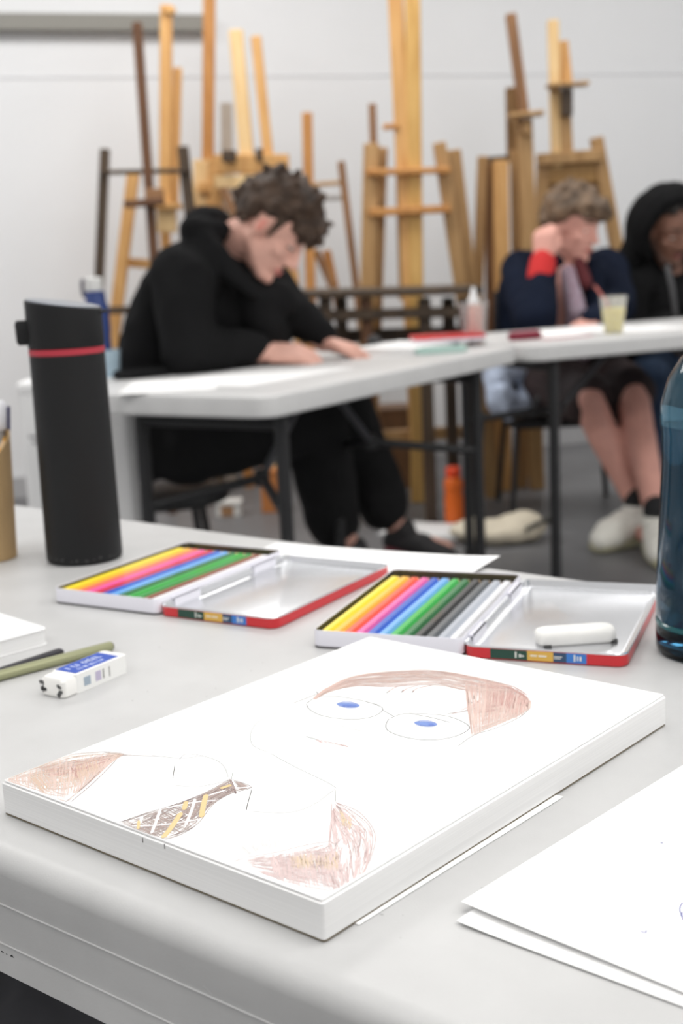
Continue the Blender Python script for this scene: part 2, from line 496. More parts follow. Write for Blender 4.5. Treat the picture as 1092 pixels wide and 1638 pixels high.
# jacket, left shoulder
L1 = [(12, 1243), (60, 1224), (110, 1208), (165, 1203), (200, 1206)]
L2 = [(12, 1250), (60, 1268), (104, 1282), (140, 1255), (184, 1214)]
marks('drawn_left_jacket', lambda b: (hatch(b, L1, L2, 170, W, jit=3, over=.0), along(b, L1, L2, 110, W, .3)), BROWN_1)
marks('drawn_left_jacket_midtone', lambda b: (along(b, L1, [(60, 1262), (110, 1262), (150, 1242), (186, 1212)], 100, W, .3), hatch(b, [(40, 1240), (100, 1222), (160, 1212)], [(70, 1270), (120, 1262), (160, 1234)], 80, W, jit=3, over=0)), mat('ochre_brown_pencil', (208, 184, 166), .9, spec=.1))
marks('drawn_left_jacket_shading', lambda b: (along(b, [(60, 1228), (120, 1216), (180, 1208)], [(80, 1244), (130, 1236), (180, 1216)], 110, W, .3), hatch(b, [(110, 1224), (176, 1212)], [(124, 1250), (160, 1230)], 50, W, jit=2, over=0)), BROWN_3)
def f(b):
    for px in (L1, [(165, 1203), (200, 1208), (258, 1210)], [(104, 1284), (140, 1254), (182, 1214), (210, 1208)], [(112, 1284), (150, 1252), (186, 1216)]):
        stroke(b, px, .0003)
marks('drawn_left_jacket_outline', f, BROWN_D)
marks('drawn_collar_line', lambda b: stroke(b, [(240, 1208), (290, 1213), (330, 1208)], .0003), GREY_P)
# jacket, right shoulder
Rout = [(537, 1284), (560, 1296), (588, 1318), (596, 1342), (590, 1376), (580, 1402)]
Rin = [(530, 1300), (527, 1330), (526, 1352), (524, 1372), (524, 1400), (534, 1426)]
def f(b):
    along(b, Rout, Rin, 170, W, .3)
    hatch(b, [(430, 1368), (480, 1356), (528, 1348)], [(440, 1404), (490, 1424), (560, 1420)], 130, W, jit=3, over=0)
    along(b, [(392, 1376), (440, 1366), (528, 1350)], [(410, 1394), (460, 1412), (545, 1428)], 150, W, .35)
marks('drawn_right_jacket', f, ROSE)
marks('drawn_right_jacket_ochre', lambda b: (hatch(b, [(462, 1368), (538, 1360)], [(466, 1392), (540, 1394)], 90, W, jit=3, over=0), hatch(b, [(542, 1292), (562, 1306)], [(548, 1322), (560, 1330)], 30, W, jit=2, over=0)), OCHRE_L)['kind'] = 'stuff'
marks('drawn_right_jacket_shading', lambda b: (along(b, Rout, Rin, 80, W * .8, .2), along(b, [(440, 1368), (528, 1352)], [(450, 1400), (540, 1420)], 70, W * .8, .25)), ROSE_D)
def f(b):
    for px in (Rout, [(537, 1284), (575, 1300), (600, 1336), (590, 1382)], [(530, 1284), (530, 1320), (526, 1350)], [(392, 1372), (440, 1364), (490, 1352), (528, 1346)], [(528, 1346), (536, 1350), (548, 1340)], [(576, 1396), (580, 1408)], [(360, 1384), (392, 1372)]):
        stroke(b, px, .0003)
marks('drawn_right_jacket_outline', f, ROSE_D)
marks('drawn_shirt_shading', lambda b: (hatch(b, [(380, 1350), (450, 1318), (524, 1284)], [(400, 1370), (450, 1362), (524, 1346)], 150, W * .8, jit=3, over=0)), mat('faint_graphite', (224, 224, 224), .9, spec=.1))
# tie
T1 = [(190, 1316), (230, 1302), (270, 1290), (310, 1276), (340, 1262), (368, 1246)]
T2 = [(262, 1344), (292, 1334), (318, 1316), (338, 1290), (356, 1276), (378, 1266)]
def f(b):
    hatch(b, T1, T2, 110, .0004, over=0)
    along(b, T1, T2, 150, .00035, .3)
    hatch(b, [(372, 1248), (376, 1266)], [(398, 1258), (400, 1260)], 22, .0005, over=0)
marks('drawn_tie', f, TIE_B)
def f(b):
    along(b, T1, T2, 60, .0003, .25)
    stroke(b, [(368, 1247), (373, 1258), (377, 1270)], .0010)
    for px in (T1, T2, [(370, 1247), (402, 1259), (378, 1267)]): stroke(b, px, .0003)
marks('drawn_tie_outline', f, TIE_D)
DZ = .00008
def lifted(fill):
    def g(b):
        fill(b)
        for v in b.verts: v.co.z += DZ
    return g
def f(b):
    for px in ([(204, 1322), (258, 1320), (320, 1311)], [(262, 1294), (310, 1284), (345, 1281)], [(376, 1262), (402, 1259)], [(330, 1274), (362, 1264)]): stroke(b, px, .0014)
    for px in ([(257, 1294), (250, 1314), (242, 1334)], [(227, 1306), (224, 1318)], [(312, 1278), (306, 1298), (296, 1322)]): stroke(b, px, .0015)
marks('tie_white_stripes', lifted(f), WHITE_P)
def f(b):
    for px, w in (([(298, 1282), (294, 1296)], .0024), ([(290, 1300), (274, 1324), (260, 1341)], .0026), ([(330, 1271), (325, 1290), (322, 1308)], .0026), ([(222, 1313), (221, 1327)], .0014), ([(352, 1262), (370, 1256)], .0024)): stroke(b, px, w)
marks('tie_gold_stripes', lifted(f), GOLD_P)
# two pencil ticks on the front face of the page block
b = bmesh.new()
for x, y in ((228, 1344), (263, 1354)):
    q = IP @ at(x, y, .56); q.x = -.0002
    # front face is x = 0 in pad space: intersect the view ray with it
    d0, d1 = IP @ CAM, IP @ (CAM + ray(x, y))
    k = (-.00015 - d0.x) / (d1.x - d0.x)
    q = d0.lerp(d1, k)
    box(b, -.0002, -.00004, q.y - .0002, q.y + .0002, q.z - .0012, q.z + .0012)
obj('pencil_tick', b, GREY_D, pad)

# ------------------------------------------------------------------ loose sheets under and beside the pad
def sheet(name, label, p, ang, w, l, z, m=PAPER, curl=None, cat='paper', th=.00025, group=None):
    """paper with its first corner at p, w along ang, l to the left"""
    t = Vector((p.x, p.y, TZ))
    bm = bmesh.new()
    nx, ny = 14, 14
    vs = [[None] * (ny + 1) for _ in range(nx + 1)]
    for i in range(nx + 1):
        for j in range(ny + 1):
            x, y = w * i / nx, l * j / ny
            h = z + (curl(i / nx, j / ny) if curl else 0)
            vs[i][j] = bm.verts.new((x, y, h))
    for i in range(nx):
        for j in range(ny):
            bm.faces.new((vs[i][j], vs[i + 1][j], vs[i + 1][j + 1], vs[i][j + 1]))
    top = bmesh.ops.duplicate(bm, geom=bm.faces[:])
    for v in [g for g in top['geom'] if isinstance(g, bmesh.types.BMVert)]: v.co.z += th
    g0 = [vs[i][0] for i in range(nx + 1)] + [vs[nx][j] for j in range(1, ny + 1)] + [vs[i][ny] for i in range(nx - 1, -1, -1)] + [vs[0][j] for j in range(ny - 1, 0, -1)]
    vm = top['vert_map']
    for s0, s1 in zip(g0, g0[1:] + g0[:1]): bm.faces.new((s0, s1, vm[s1], vm[s0]))
    o = obj(name, bm, m, smooth=30)
    o.location, o.rotation_euler = t, (0, 0, ang)
    return tag(o, label, cat, group)
# under the pad, one edge showing along its right side
qa, qb = on(574, 1481, TZ), on(722, 1388, TZ)
d = (qb - qa).normalized()
sheet('paper_sheet', 'white card sheet half hidden under the sketch pad, edge showing', qa, math.atan2(d.y, d.x), .16, .10, .0003, th=.0002)
# two sheets at the lower right
p0, p1 = on(738, 1457, TZ), on(1092, 1232, TZ)
d = (p1 - p0).normalized(); a1 = math.atan2(d.y, d.x)
e = (on(1092, 1612, TZ) - on(730, 1478, TZ)).normalized()
def mk(p, ang, edir, z, curl):
    # corner p: one edge along ang, the other along edir (to the right)
    a2 = math.atan2(edir.y, edir.x)
    return p, a2, z, curl
a2 = math.atan2(e.y, e.x)
sheet('paper_sheet', 'lower white paper sheet of the two at the table corner, edge showing below', on(730, 1479, TZ), a2, .21, .297, .0004, curl=lambda u, v: .0012 * math.exp(-u * 12) + .0004 * math.sin(u * 5))
top_paper = sheet('paper_sheet', 'upper white paper sheet of the two, with small blue pen doodles', on(738, 1458, TZ) + Vector((0, 0, 0)), a1 - R(90.5), .21, .297, .0026, curl=lambda u, v: .0014 * math.exp(-u * 9) + .0007 * math.sin(u * 6 + .6))
ip = (Matrix.Translation(top_paper.location) @ Matrix.Rotation(top_paper.rotation_euler.z, 4, 'Z')).inverted()
b = bmesh.new()
def pen(pts, w=.00045):
    qs = spline([ip @ on(x, y, TZ + .0036) for x, y in pts], 6)
    for q in qs: q.z = 0
    vs = []
    for i, q in enumerate(qs):
        dd = (qs[min(i + 1, len(qs) - 1)] - qs[max(i - 1, 0)]).normalized()
        nn = Vector((-dd.y, dd.x, 0)) * w / 2
        u = min(1, max(0, q.x / .21))
        z = .0026 + .0014 * math.exp(-u * 9) + .0007 * math.sin(u * 6 + .6) + .0004
        vs.append((b.verts.new(Vector((q.x, q.y, z)) + nn), b.verts.new(Vector((q.x, q.y, z)) - nn)))
    for s, t in zip(vs, vs[1:]): b.faces.new((s[0], s[1], t[1], t[0]))
pen([(1025, 1488), (1029, 1491), (1033, 1490), (1033, 1487)])
pen([(1092, 1443), (1088, 1448), (1087, 1456), (1090, 1462), (1092, 1470)])
pen([(1092, 1458), (1089, 1462), (1091, 1466)])
pen([(1056, 1349), (1060, 1350)], .0006)
obj('pen_doodle', b, mat('blue_ink', (70, 74, 150), .7), top_paper)
# long sheet lying at the far edge, under the tins
q0, q1 = on(800, 895, TZ), on(425, 868, TZ)
d = (q1 - q0).normalized()
sheet('paper_sheet', 'white paper sheet overhanging the far edge behind the pencil tins', q0, math.atan2(d.y, d.x), .235, .075, .0004, curl=lambda u, v: .003 * math.exp(-u * 8))

# ------------------------------------------------------------------ pencil tins
TW, TL, TH = .1107, .185, .0133
METAL = mat('tin_metal', (226, 227, 230), .24, metal=.85, var=.03, scale=5)
TINW = mat('tin_lacquer', (230, 229, 238), .35, coat=.2)
RED = mat('red_lacquer', (206, 40, 48), .35, coat=.3)
LEDW = mat('pencil_wood', (222, 190, 150), .7)
def tin(px, py, a, which, cols, short):
    t = thing('pencil_tin', 'open pencil tin %s' % which, 'pencil tin', (px, py, TZ), a)
    c = Matrix.Translation((TW / 2, TL / 2, 0))
    w, l = TW, TL
    obj('tray', loft(bmesh.new(), [rring(w - .001, l - .001, .006, .0013), rring(w, l, .006, .0018), rring(w, l, .006, TH - .0006), rring(w - .0006, l - .0006, .006, TH), rring(w - .0016, l - .0016, .005, TH), rring(w - .002, l - .002, .005, TH - .0006), rring(w - .002, l - .002, .005, .0035)], True, c), TINW, t, smooth=40)
    obj('tray_liner', slab2(.003, w - .003, .003, l - .003, .0036, .0046), mat('dark_liner', (70, 70, 62), .7), t)
    obj('tray_lining', loft(bmesh.new(), [rring(w - .0021, l - .0021, .005, TH - .0007), rring(w - .0024, l - .0024, .005, .0047)], False, c), mat('lining_reflection', (104, 102, 88), .3, metal=.7), t, smooth=40)  # metal wall tinted dark olive to paint in the reflected pencils
    obj('tray_shadow_line', loft(bmesh.new(), [rring(w - .004, l - .004, .005, -.0000), rring(w - .0004, l - .0004, .006, .0002), rring(w - .0004, l - .0004, .006, .0012)], True, c), mat('tray_shadow_dark', (54, 50, 54), .5), t, smooth=40)  # dark slab painting the shadow line below the tray
    c2 = Matrix.Translation((TW * 1.5 + .0012, TL / 2, 0))
    LH = .0095
    obj('lid', loft(bmesh.new(), [rring(w - .0022, l - .002, .007, .0001), rring(w, l, .008, .0011), rring(w, l, .008, LH - .0012), rring(w - .0008, l - .0008, .008, LH - .0009), rring(w - .0012, l - .0012, .008, .0022)], True, c2), RED, t, smooth=40)
    obj('lid_lining', loft(bmesh.new(), [rring(w - .0011, l - .0011, .008, LH - .0018), rring(w + .0002, l + .0002, .008, LH - .0012), rring(w + .0002, l + .0002, .008, LH - .0004), rring(w - .0006, l - .0006, .008, LH), rring(w - .002, l - .002, .007, LH - .0002), rring(w - .0045, l - .0045, .006, .0042), rring(w - .012, l - .012, .005, .0030), rring(w - .014, l - .014, .005, .0034)], 'last', c2), METAL, t, smooth=30)
    # printed band on the front edge of the lid
    segs = [(.17, .40, (38, 74, 62), 'dark green label'), (.40, .56, (222, 178, 84), 'yellow label'), (.56, .64, (52, 78, 110), 'navy label'), (.64, .76, (62, 126, 206), 'blue label')]
    for s0, s1, cc, nm in segs:
        o = obj('label_band', boxed(TW + w * s0 + .0012, TW + w * s1 + .0012, -.00016, .0004, .0012, LH - .0016), mat(nm.replace(' ', '_'), cc, .4), t)
        o['label'] = nm
    b = bmesh.new()
    for s0, s1, z0, z1 in ((.335, .345, .0025, .0068), (.36, .372, .003, .0052), (.375, .39, .0035, .0045), (.43, .47, .0042, .0052), (.48, .53, .0042, .0052), (.575, .625, .0046, .0052), (.575, .615, .0034, .0039), (.695, .705, .0025, .007), (.715, .722, .003, .006), (.73, .742, .003, .006)):
        box(b, TW + w * s0, TW + w * s1, -.00026, -.0001, z0, z1)
    obj('label_lettering', b, mat('print_white', (232, 232, 226), .6), t)
    # hinge tabs along the inner long side
    for y0 in (.018, .132):
        bb = bmesh.new(); box(bb, TW - .0012, TW + .0042, y0, y0 + .034, .0098, .0112); box(bb, TW + .003, TW + .0042, y0, y0 + .034, .0036, .0112)
        obj('hinge', bb, TINW, t)
    bb = bmesh.new(); tube(bb, [(TW + .0008, .006, .0088), (TW + .0008, TL - .005, .0088)], .0011, 8)
    obj('hinge_pin', bb, METAL, t, smooth=40)
    pitch = (w - .007) / 12
    for i, (nm, cc) in enumerate(cols):
        x = .0035 + pitch * (i + .5)
        y0 = .0042 + random.uniform(0, .0012)
        pencil('%s pencil in the open tin %s' % (nm, short), nm, cc, (px, py), a, x, y0, .0046, .0042, .1745, 'colouring pencils in the tin %s' % short)
    return t
def slab2(x0, x1, y0, y1, z0, z1): return boxed(x0, x1, y0, y1, z0, z1)
def pencil(label, nm, cc, org, a, x, y0, z0, r, L, group, name='colouring_pencil'):
    m = Matrix.Rotation(a, 3, 'Z')
    loc = m @ Vector((x, y0, 0)) + Vector((org[0], org[1], TZ + z0 + r * .866))
    t = thing(name, label, 'pencil', loc, a + R(90), group)     # local x runs along the pencil
    def hexr(rr, xx): return [Vector((xx, rr * math.cos(R(60 * k)), rr * math.sin(R(60 * k)))) for k in range(6)]
    pm = mat('pencil_' + nm.replace(' ', '_').replace('-', '_'), cc, .35, coat=.3)
    obj('barrel', loft(bmesh.new(), [hexr(r * .9, 0), hexr(r, .0004), hexr(r, L - .013)]), pm, t)
    obj('wood_cone', loft(bmesh.new(), [hexr(r * .985, L - .013), hexr(r * .34, L - .005)]), LEDW, t)
    obj('lead', loft(bmesh.new(), [hexr(r * .34, L - .005), hexr(r * .06, L)]), pm, t)
    return t
NEAR = [('yellow', (250, 226, 40)), ('amber', (250, 190, 40)), ('orange-red', (240, 84, 48)), ('pink', (240, 96, 170)), ('dark blue', (36, 92, 196)), ('light blue', (110, 176, 240)),
        ('light green', (40, 180, 70)), ('dark green', (10, 112, 50)), ('black', (34, 34, 34)), ('charcoal', (84, 88, 92)), ('silver grey', (176, 182, 192)), ('white', (236, 236, 240))]
FAR = [('yellow', (250, 220, 30)), ('amber', (250, 186, 40)), ('salmon', (244, 120, 96)), ('pink', (236, 80, 130)), ('crimson', (216, 40, 70)), ('dark blue', (36, 92, 196)), ('light blue', (96, 170, 240)),
       ('dark green', (8, 112, 60)), ('green', (20, 170, 50)), ('mid green', (30, 150, 56)), ('brown', (136, 72, 48)), ('white', (232, 230, 238))]
tin(-.0253, .901, -.3669, 'nearest to the sketch pad, an eraser in its lid', NEAR, 'nearest the sketch pad')
tin(-.245, 1.0644, -.5382, 'beside the black flask, its lid empty', FAR, 'beside the black flask')

# ------------------------------------------------------------------ erasers
RUB = mat('eraser_rubber', (236, 235, 232), .8, var=.04, scale=60)
qa, qb = on(110, 1116, TZ), on(204, 1076, TZ)
d = (qb - qa).normalized(); ea = math.atan2(d.y, d.x)
# near long side runs qa -> qb; body lies to the left of it
er = thing('eraser', 'white eraser in a blue topped paper sleeve with a smudged end', 'eraser', (qa.x, qa.y, TZ), ea)
EL, EW, EH = .060, .021, .0128
obj('rubber', loft(bmesh.new(), [rring(EL - .002, EW - .002, .003, 0), rring(EL, EW, .003, .001), rring(EL, EW, .003, EH - .002), rring(EL - .003, EW - .003, .003, EH)], True, Matrix.Translation((EL / 2 - .004, EW / 2, 0))), RUB, er, smooth=40)
obj('sleeve', loft(bmesh.new(), [rring(EL - .010, EW + .0008, .0025, .0001), rring(EL - .010, EW + .0008, .0025, EH + .0004)], True, Matrix.Translation((EL / 2 + .002, EW / 2, 0))), mat('sleeve_card', (238, 238, 236), .6), er, smooth=40)
s = obj('sleeve_label', boxed(.010, .051, .002, EW - .0005, EH + .0004, EH + .0007), mat('label_blue', (44, 80, 176), .5), er)
s['label'] = 'blue printed label'
b = bmesh.new()
def word(b, x0, y0, h, n, z):
    random.seed(n * 3 + 1)
    x = x0
    for k in range(n):
        w = h * random.uniform(.5, .8)
        q = random.choice('EIOHL')
        sw = h * .2
        if q in 'EHLIO': box(b, x, x + sw, y0, y0 + h, z, z + .0001)
        if q in 'EO': box(b, x, x + w, y0 + h - sw, y0 + h, z, z + .0001)
        if q in 'ELO': box(b, x, x + w, y0, y0 + sw, z, z + .0001)
        if q in 'HO': box(b, x + w - sw, x + w, y0, y0 + h, z, z + .0001)
        if q in 'EH': box(b, x, x + w * .9, y0 + h * .42, y0 + h * .58, z, z + .0001)
        x += w + h * .2
word(b, .014, .0112, .0052, 7, EH + .00066)
word(b, .017, .0050, .0034, 9, EH + .00066)
obj('label_lettering', b, mat('print_pale_blue', (214, 224, 250), .6), er)
b = bmesh.new(); box(b, .0145, .0205, -.0007, 0, .0035, .0095)
s = obj('side_mark', b, mat('print_grey_blue', (158, 172, 186), .6), er); s['label'] = 'grey-blue printed square'
b = bmesh.new(); box(b, .0255, .0305, -.0007, 0, .0035, .0100)
s = obj('side_mark', b, mat('print_lilac', (188, 180, 204), .6), er); s['label'] = 'lilac printed square'
b = bmesh.new(); box(b, .0325, .0335, -.0007, 0, .0035, .0100); box(b, .0385, .0392, -.0007, 0, .003, .0100)
obj('side_mark', b, mat('print_grey', (150, 150, 148), .6), er)
b = bmesh.new()
random.seed(5)
for k in range(26):
    y, z = random.choice((.002, .0035, .016, .0175, .019)) + random.uniform(0, .002), .002 + random.uniform(0, .0075)
    r = random.choice((.0004, .0006, .0008, .0012, .0017))
    vv = [b.verts.new((-.0041, y + r * 1.3 * math.cos(k + 2 * math.pi * j / 7) * random.uniform(.6, 1.2), z + r * math.sin(k + 2 * math.pi * j / 7) * random.uniform(.6, 1.2))) for j in range(7)]
    b.faces.new(vv)
obj('graphite_smudge', b, mat('graphite_smear_pale', (98, 98, 98), .8), er)

qa, qb = on(862, 1037, TZ + .004), on(990, 1028, TZ + .004)
d = (qb - qa).normalized()
e2 = thing('eraser', 'plain white rounded eraser lying in the lid of the near pencil tin', 'eraser', (qa.x, qa.y, TZ + .0036), math.atan2(d.y, d.x))
EL2 = (qb - qa).length
obj('rubber', loft(bmesh.new(), [rring(EL2 - .004, .016, .006, 0), rring(EL2, .020, .007, .002), rring(EL2, .020, .007, .0075), rring(EL2 - .002, .018, .007, .0095), rring(EL2 - .006, .014, .006, .0105)], True, Matrix.Translation((EL2 / 2, .011, 0))), RUB, e2, smooth=50)
b = bmesh.new(); box(b, EL2 - .004, EL2 - .0005, .001, .004, .0001, .0022); box(b, .004, .009, .0009, .003, .0001, .0018)
obj('worn_crumb', b, mat('graphite_smear', (66, 66, 66), .7), e2)

# ------------------------------------------------------------------ pencils and pad at the left
def round_pencil(label, p0, p1, r, m, tip, name='drawing_pencil'):
    d = (p1 - p0); L = d.length
    a = math.atan2(d.y, d.x)
    t = thing(name, label, 'pencil', (p0.x, p0.y, TZ + r), a)
    M = Matrix.Rotation(R(90), 4, 'Y')
    obj('barrel', lathe([(r, 0), (r, L - .001), (r * .8, L)], 16, True, M), m, t, smooth=40)
    s = obj('end_cap', lathe([(r * .86, L), (r * .7, L + .0012), (r * .2, L + .0016)], 16, True, M), tip, t, smooth=40)
    return t
P2 = on(178, 1033, TZ + .004)
dd = (on(178, 1033, TZ + .004) - on(0, 1080, TZ + .004)).normalized()
round_pencil('olive grey metallic pencil beside the blue topped eraser', P2 - dd * .17, P2, .0038, mat('olive_metal', (156, 158, 124), .35, metal=.35), mat('pencil_grey_end', (150, 146, 138), .5))
P1 = on(97, 1044, TZ + .004)
dd = (P1 - on(0, 1076, TZ + .004)).normalized()
round_pencil('black pencil lying between the olive pencil and the small white pad', P1 - dd * .17, P1, .0038, mat('black_lacquer', (34, 33, 40), .35), mat('black_lacquer_end', (44, 42, 52), .5))
# small white pad, its rounded corner in view
q0 = on(80, 1030, TZ)
dv = (on(80, 1030, TZ) - on(0, 1052, TZ)).normalized()
av = math.atan2(dv.y, dv.x)
t = thing('note_pad', 'small thick white pad at the left edge behind the pencils', 'pad', (q0.x, q0.y, TZ), av)
NH = .0125
obj('cover', slab(-.21, 0, .0, .15, .0, .0010, .006), PAPER, t, smooth=40)
obj('page_block', slab(-.21, -.001, .001, .149, .0012, NH - .001, .005), PAPER2, t, smooth=40)
obj('top_sheet', slab(-.21, 0, .0, .15, NH - .0008, NH, .006), PAPER, t, smooth=40)

# ------------------------------------------------------------------ black flask
q = on(136, 893, TZ)
fl = thing('vacuum_flask', 'matte black vacuum flask with a red ring and slanted lid', 'flask', (q.x, q.y + .0, TZ))
FB = mat('flask_black', (32, 32, 33), .5, spec=.25, bump=.08, bscale=500)
fr0, fr1 = .0362, .0348
obj('body', lathe([(fr0 - .003, 0), (fr0 - .0008, .0012), (fr0, .004), (fr0, .012), (fr1, .195), (fr1, .1975)], 64), FB, fl, smooth=40)
obj('ring', lathe([(fr1 - .001, .1965), (fr1 + .0003, .1972), (fr1 + .0003, .2022), (fr1 - .001, .203)], 64), mat('ring_red', (176, 52, 66), .45), fl, smooth=40)
bm = bmesh.new()
lr = .0352
n = 64
def lidtop(x, y): return .2425 - .16 * (x * .93 - y * .1)
rings = []
for r_, zf in ((lr - .0006, .2032), (lr, .2045), (lr, None), (lr - .0012, 'in')):
    ring = []
    for k in range(n):
        a = 2 * math.pi * k / n
        x, y = r_ * math.cos(a), r_ * math.sin(a)
        z = zf if isinstance(zf, float) else lidtop(x, y) + (.0 if zf is None else .0006)
        ring.append(Vector((x, y, z)))
    rings.append(ring)
obj('lid', loft(bm, rings), FB, fl, smooth=40)
bm = bmesh.new()
rings = []
for r_, dz in ((lr - .0016, .0002), (lr - .0016, .0014), (lr - .003, .0017)):
    rings.append([Vector((r_ * math.cos(2 * math.pi * k / n), r_ * math.sin(2 * math.pi * k / n), lidtop(r_ * math.cos(2 * math.pi * k / n), r_ * math.sin(2 * math.pi * k / n)) + dz)) for k in range(n)])
s = obj('lid_cap', loft(bm, rings), mat('cap_reflection', (112, 118, 128), .3), fl, smooth=40); s['label'] = 'top of the lid with a blue-grey reflection in its colour'  # blue-grey reflection painted into the colour of the black lid's top
bm = bmesh.new()
loft(bm, [rring(.009, .016, .003, .207, 4), rring(.0125, .018, .003, .210, 4), rring(.0135, .018, .003, .226, 4), rring(.011, .016, .003, .2295, 4)], True, Matrix.Translation((-.0375, -.004, 0)))
obj('latch_button', bm, FB, fl, smooth=40)
bm = bmesh.new(); tube(bm, [(.034, -.006, .2335), (.0385, -.004, .2350), (.0395, .002, .2345), (.035, .007, .2335)], .0013, 8)
obj('strap_loop', bm, FB, fl, smooth=40)
bm = bmesh.new()
random.seed(3)
for k in range(11):
    a = R(-150 + 12 * k + random.uniform(-4, 4)); z = random.uniform(.0045, .0075); r_ = fr0 + .0001
    w = random.uniform(.0006, .0016)
    c = Vector((r_ * math.cos(a), r_ * math.sin(a), z)); tt = Vector((-math.sin(a), math.cos(a), 0))
    vv = [c + tt * (w * math.cos(j * 1.047)) + Vector((0, 0, .0005 * math.sin(j * 1.047) * random.uniform(.5, 1.6))) for j in range(6)]
    bm.faces.new([bm.verts.new(v) for v in vv])
s = obj('scuff', bm, mat('scuff_grey', (96, 96, 96), .7), fl); s['label'] = 'grey scuffs round the foot'

# ------------------------------------------------------------------ kraft cup with orange pencils at the left edge
ck = on(-18, 893, TZ)
cu = thing('paper_cup', 'brown kraft paper cup of orange pencils at the left edge', 'cup', (ck.x, ck.y, TZ))
KR = mat('kraft_paper', (184, 154, 112), .8, var=.06, scale=30)
def slant(r, dz, n=48):                  # cup rim cut aslant: high at the right and the back
    return [Vector((r * math.cos(2 * math.pi * k / n), r * math.sin(2 * math.pi * k / n), .098 + .026 * math.cos(2 * math.pi * k / n - .6) + dz)) for k in range(n)]
obj('cup_wall', loft(bmesh.new(), [circ(.0265, 0, 48), circ(.0275, .001, 48), slant(.0318, -.0005), slant(.0314, 0), slant(.0304, 0), slant(.0300, -.0008), circ(.0260, .003, 48)]), KR, cu, smooth=40)
obj('cup_bottom', lathe([(.0259, .0032), (.0259, .0045)], 32), KR, cu)
def stick(label, base, a, tilt, L, r, c, name='colouring_pencil', cat='pencil'):
    t = thing(name, label, cat, (ck.x + base[0], ck.y + base[1], TZ + .0065), 0, 'pencils standing in the kraft cup')
    M = Matrix.Rotation(a, 4, 'Z') @ Matrix.Rotation(tilt, 4, 'Y')
    pm = mat('stick_%d_%d_%d' % c, c, .4)
    obj('barrel', lathe([(r * .6, 0), (r, .002), (r, L - .012)], 8, True, M), pm, t, smooth=40)
    obj('wood_cone', lathe([(r * .96, L - .012), (r * .35, L - .004)], 8, True, M), LEDW, t, smooth=40)
    obj('lead', lathe([(r * .35, L - .004), (r * .08, L)], 8, True, M), pm, t, smooth=40)
stick('orange pencil in the kraft cup, nearest the viewer, leaning right', (-.010, -.013), R(4), R(19), .106, .0042, (226, 140, 36))
stick('golden pencil in the kraft cup, tip at the right rim', (-.008, -.004), R(8), R(17.5), .118, .0042, (232, 172, 60))
stick('thick rust brown pencil standing in the kraft cup', (.002, .010), R(20), R(4), .124, .0062, (176, 112, 74))
stick('dark orange pencil in the kraft cup beside the rust brown one', (-.012, .006), R(6), R(14), .112, .0042, (206, 116, 36))
t = thing('marker', 'white capped marker with a navy clip standing in the kraft cup', 'marker', (ck.x + .007, ck.y + .015, TZ + .0065))
M = Matrix.Rotation(R(8), 4, 'Z') @ Matrix.Rotation(R(5), 4, 'Y')
obj('barrel', lathe([(.0055, 0), (.0065, .002), (.0065, .118)], 16, True, M), mat('marker_grey', (170, 170, 172), .4), t, smooth=40)
obj('cap', lathe([(.0075, .118), (.0085, .120), (.0085, .142), (.006, .146)], 16, True, M), mat('marker_white', (240, 240, 246), .4), t, smooth=40)
obj('clip', loft(bmesh.new(), [rring(.003, .004, .001, .116, 2), rring(.003, .004, .001, .141, 2)], True, M @ Matrix.Translation((.0102, 0, 0))), mat('marker_navy', (52, 48, 96), .4), t)

# ------------------------------------------------------------------ teal water bottle at the right edge
qc = on(1112, 1062, TZ)
bx = Vector((.0, 0))
q = on(1146, 1040, TZ)
wb = thing('water_bottle', 'dark teal translucent water bottle at the right edge', 'bottle', (q.x, q.y, TZ))
TEAL = mat('teal_plastic', (96, 142, 164), .06, trans=1.0, ior=1.3)
TEALR = mat('teal_ring', (40, 130, 136), .2, trans=.6)
br = .0405
obj('bottle_body', lathe([(br - .006, 0), (br - .0015, .001), (br, .004), (br, .018), (br - .0012, .021), (br - .0012, .024), (br, .027), (br - .0005, .05), (br - .0025, .100), (br - .0040, .130), (br - .0040, .150), (br - .003, .158), (br - .0035, .170), (br - .008, .186), (br - .016, .199), (br - .0225, .206), (.0175, .210), (.0175, .214)], 56), TEAL, wb, smooth=50)
obj('bottle_water', lathe([(br - .009, .003), (br - .003, .007), (br - .004, .05), (br - .0065, .10), (br - .0075, .14), (br - .0075, .155)], 48), mat('bottle_water', (120, 150, 166), .02, trans=1, ior=1.33), wb, smooth=50)
obj('bottle_band', lathe([(br - .0008, .0195), (br + .0002, .0205), (br + .0002, .0225), (br - .0008, .0235)], 56), TEALR, wb, smooth=40)
obj('neck_ring', lathe([(.018, .2142), (.0205, .2148), (.0205, .2215), (.018, .222)], 40), mat('teal_cap', (34, 112, 112), .35), wb, smooth=40)
obj('cap', lathe([(.0195, .2222), (.0205, .223), (.0205, .238), (.018, .241), (.008, .242)], 40), mat('cap_white', (238, 238, 238), .4), wb, smooth=40)

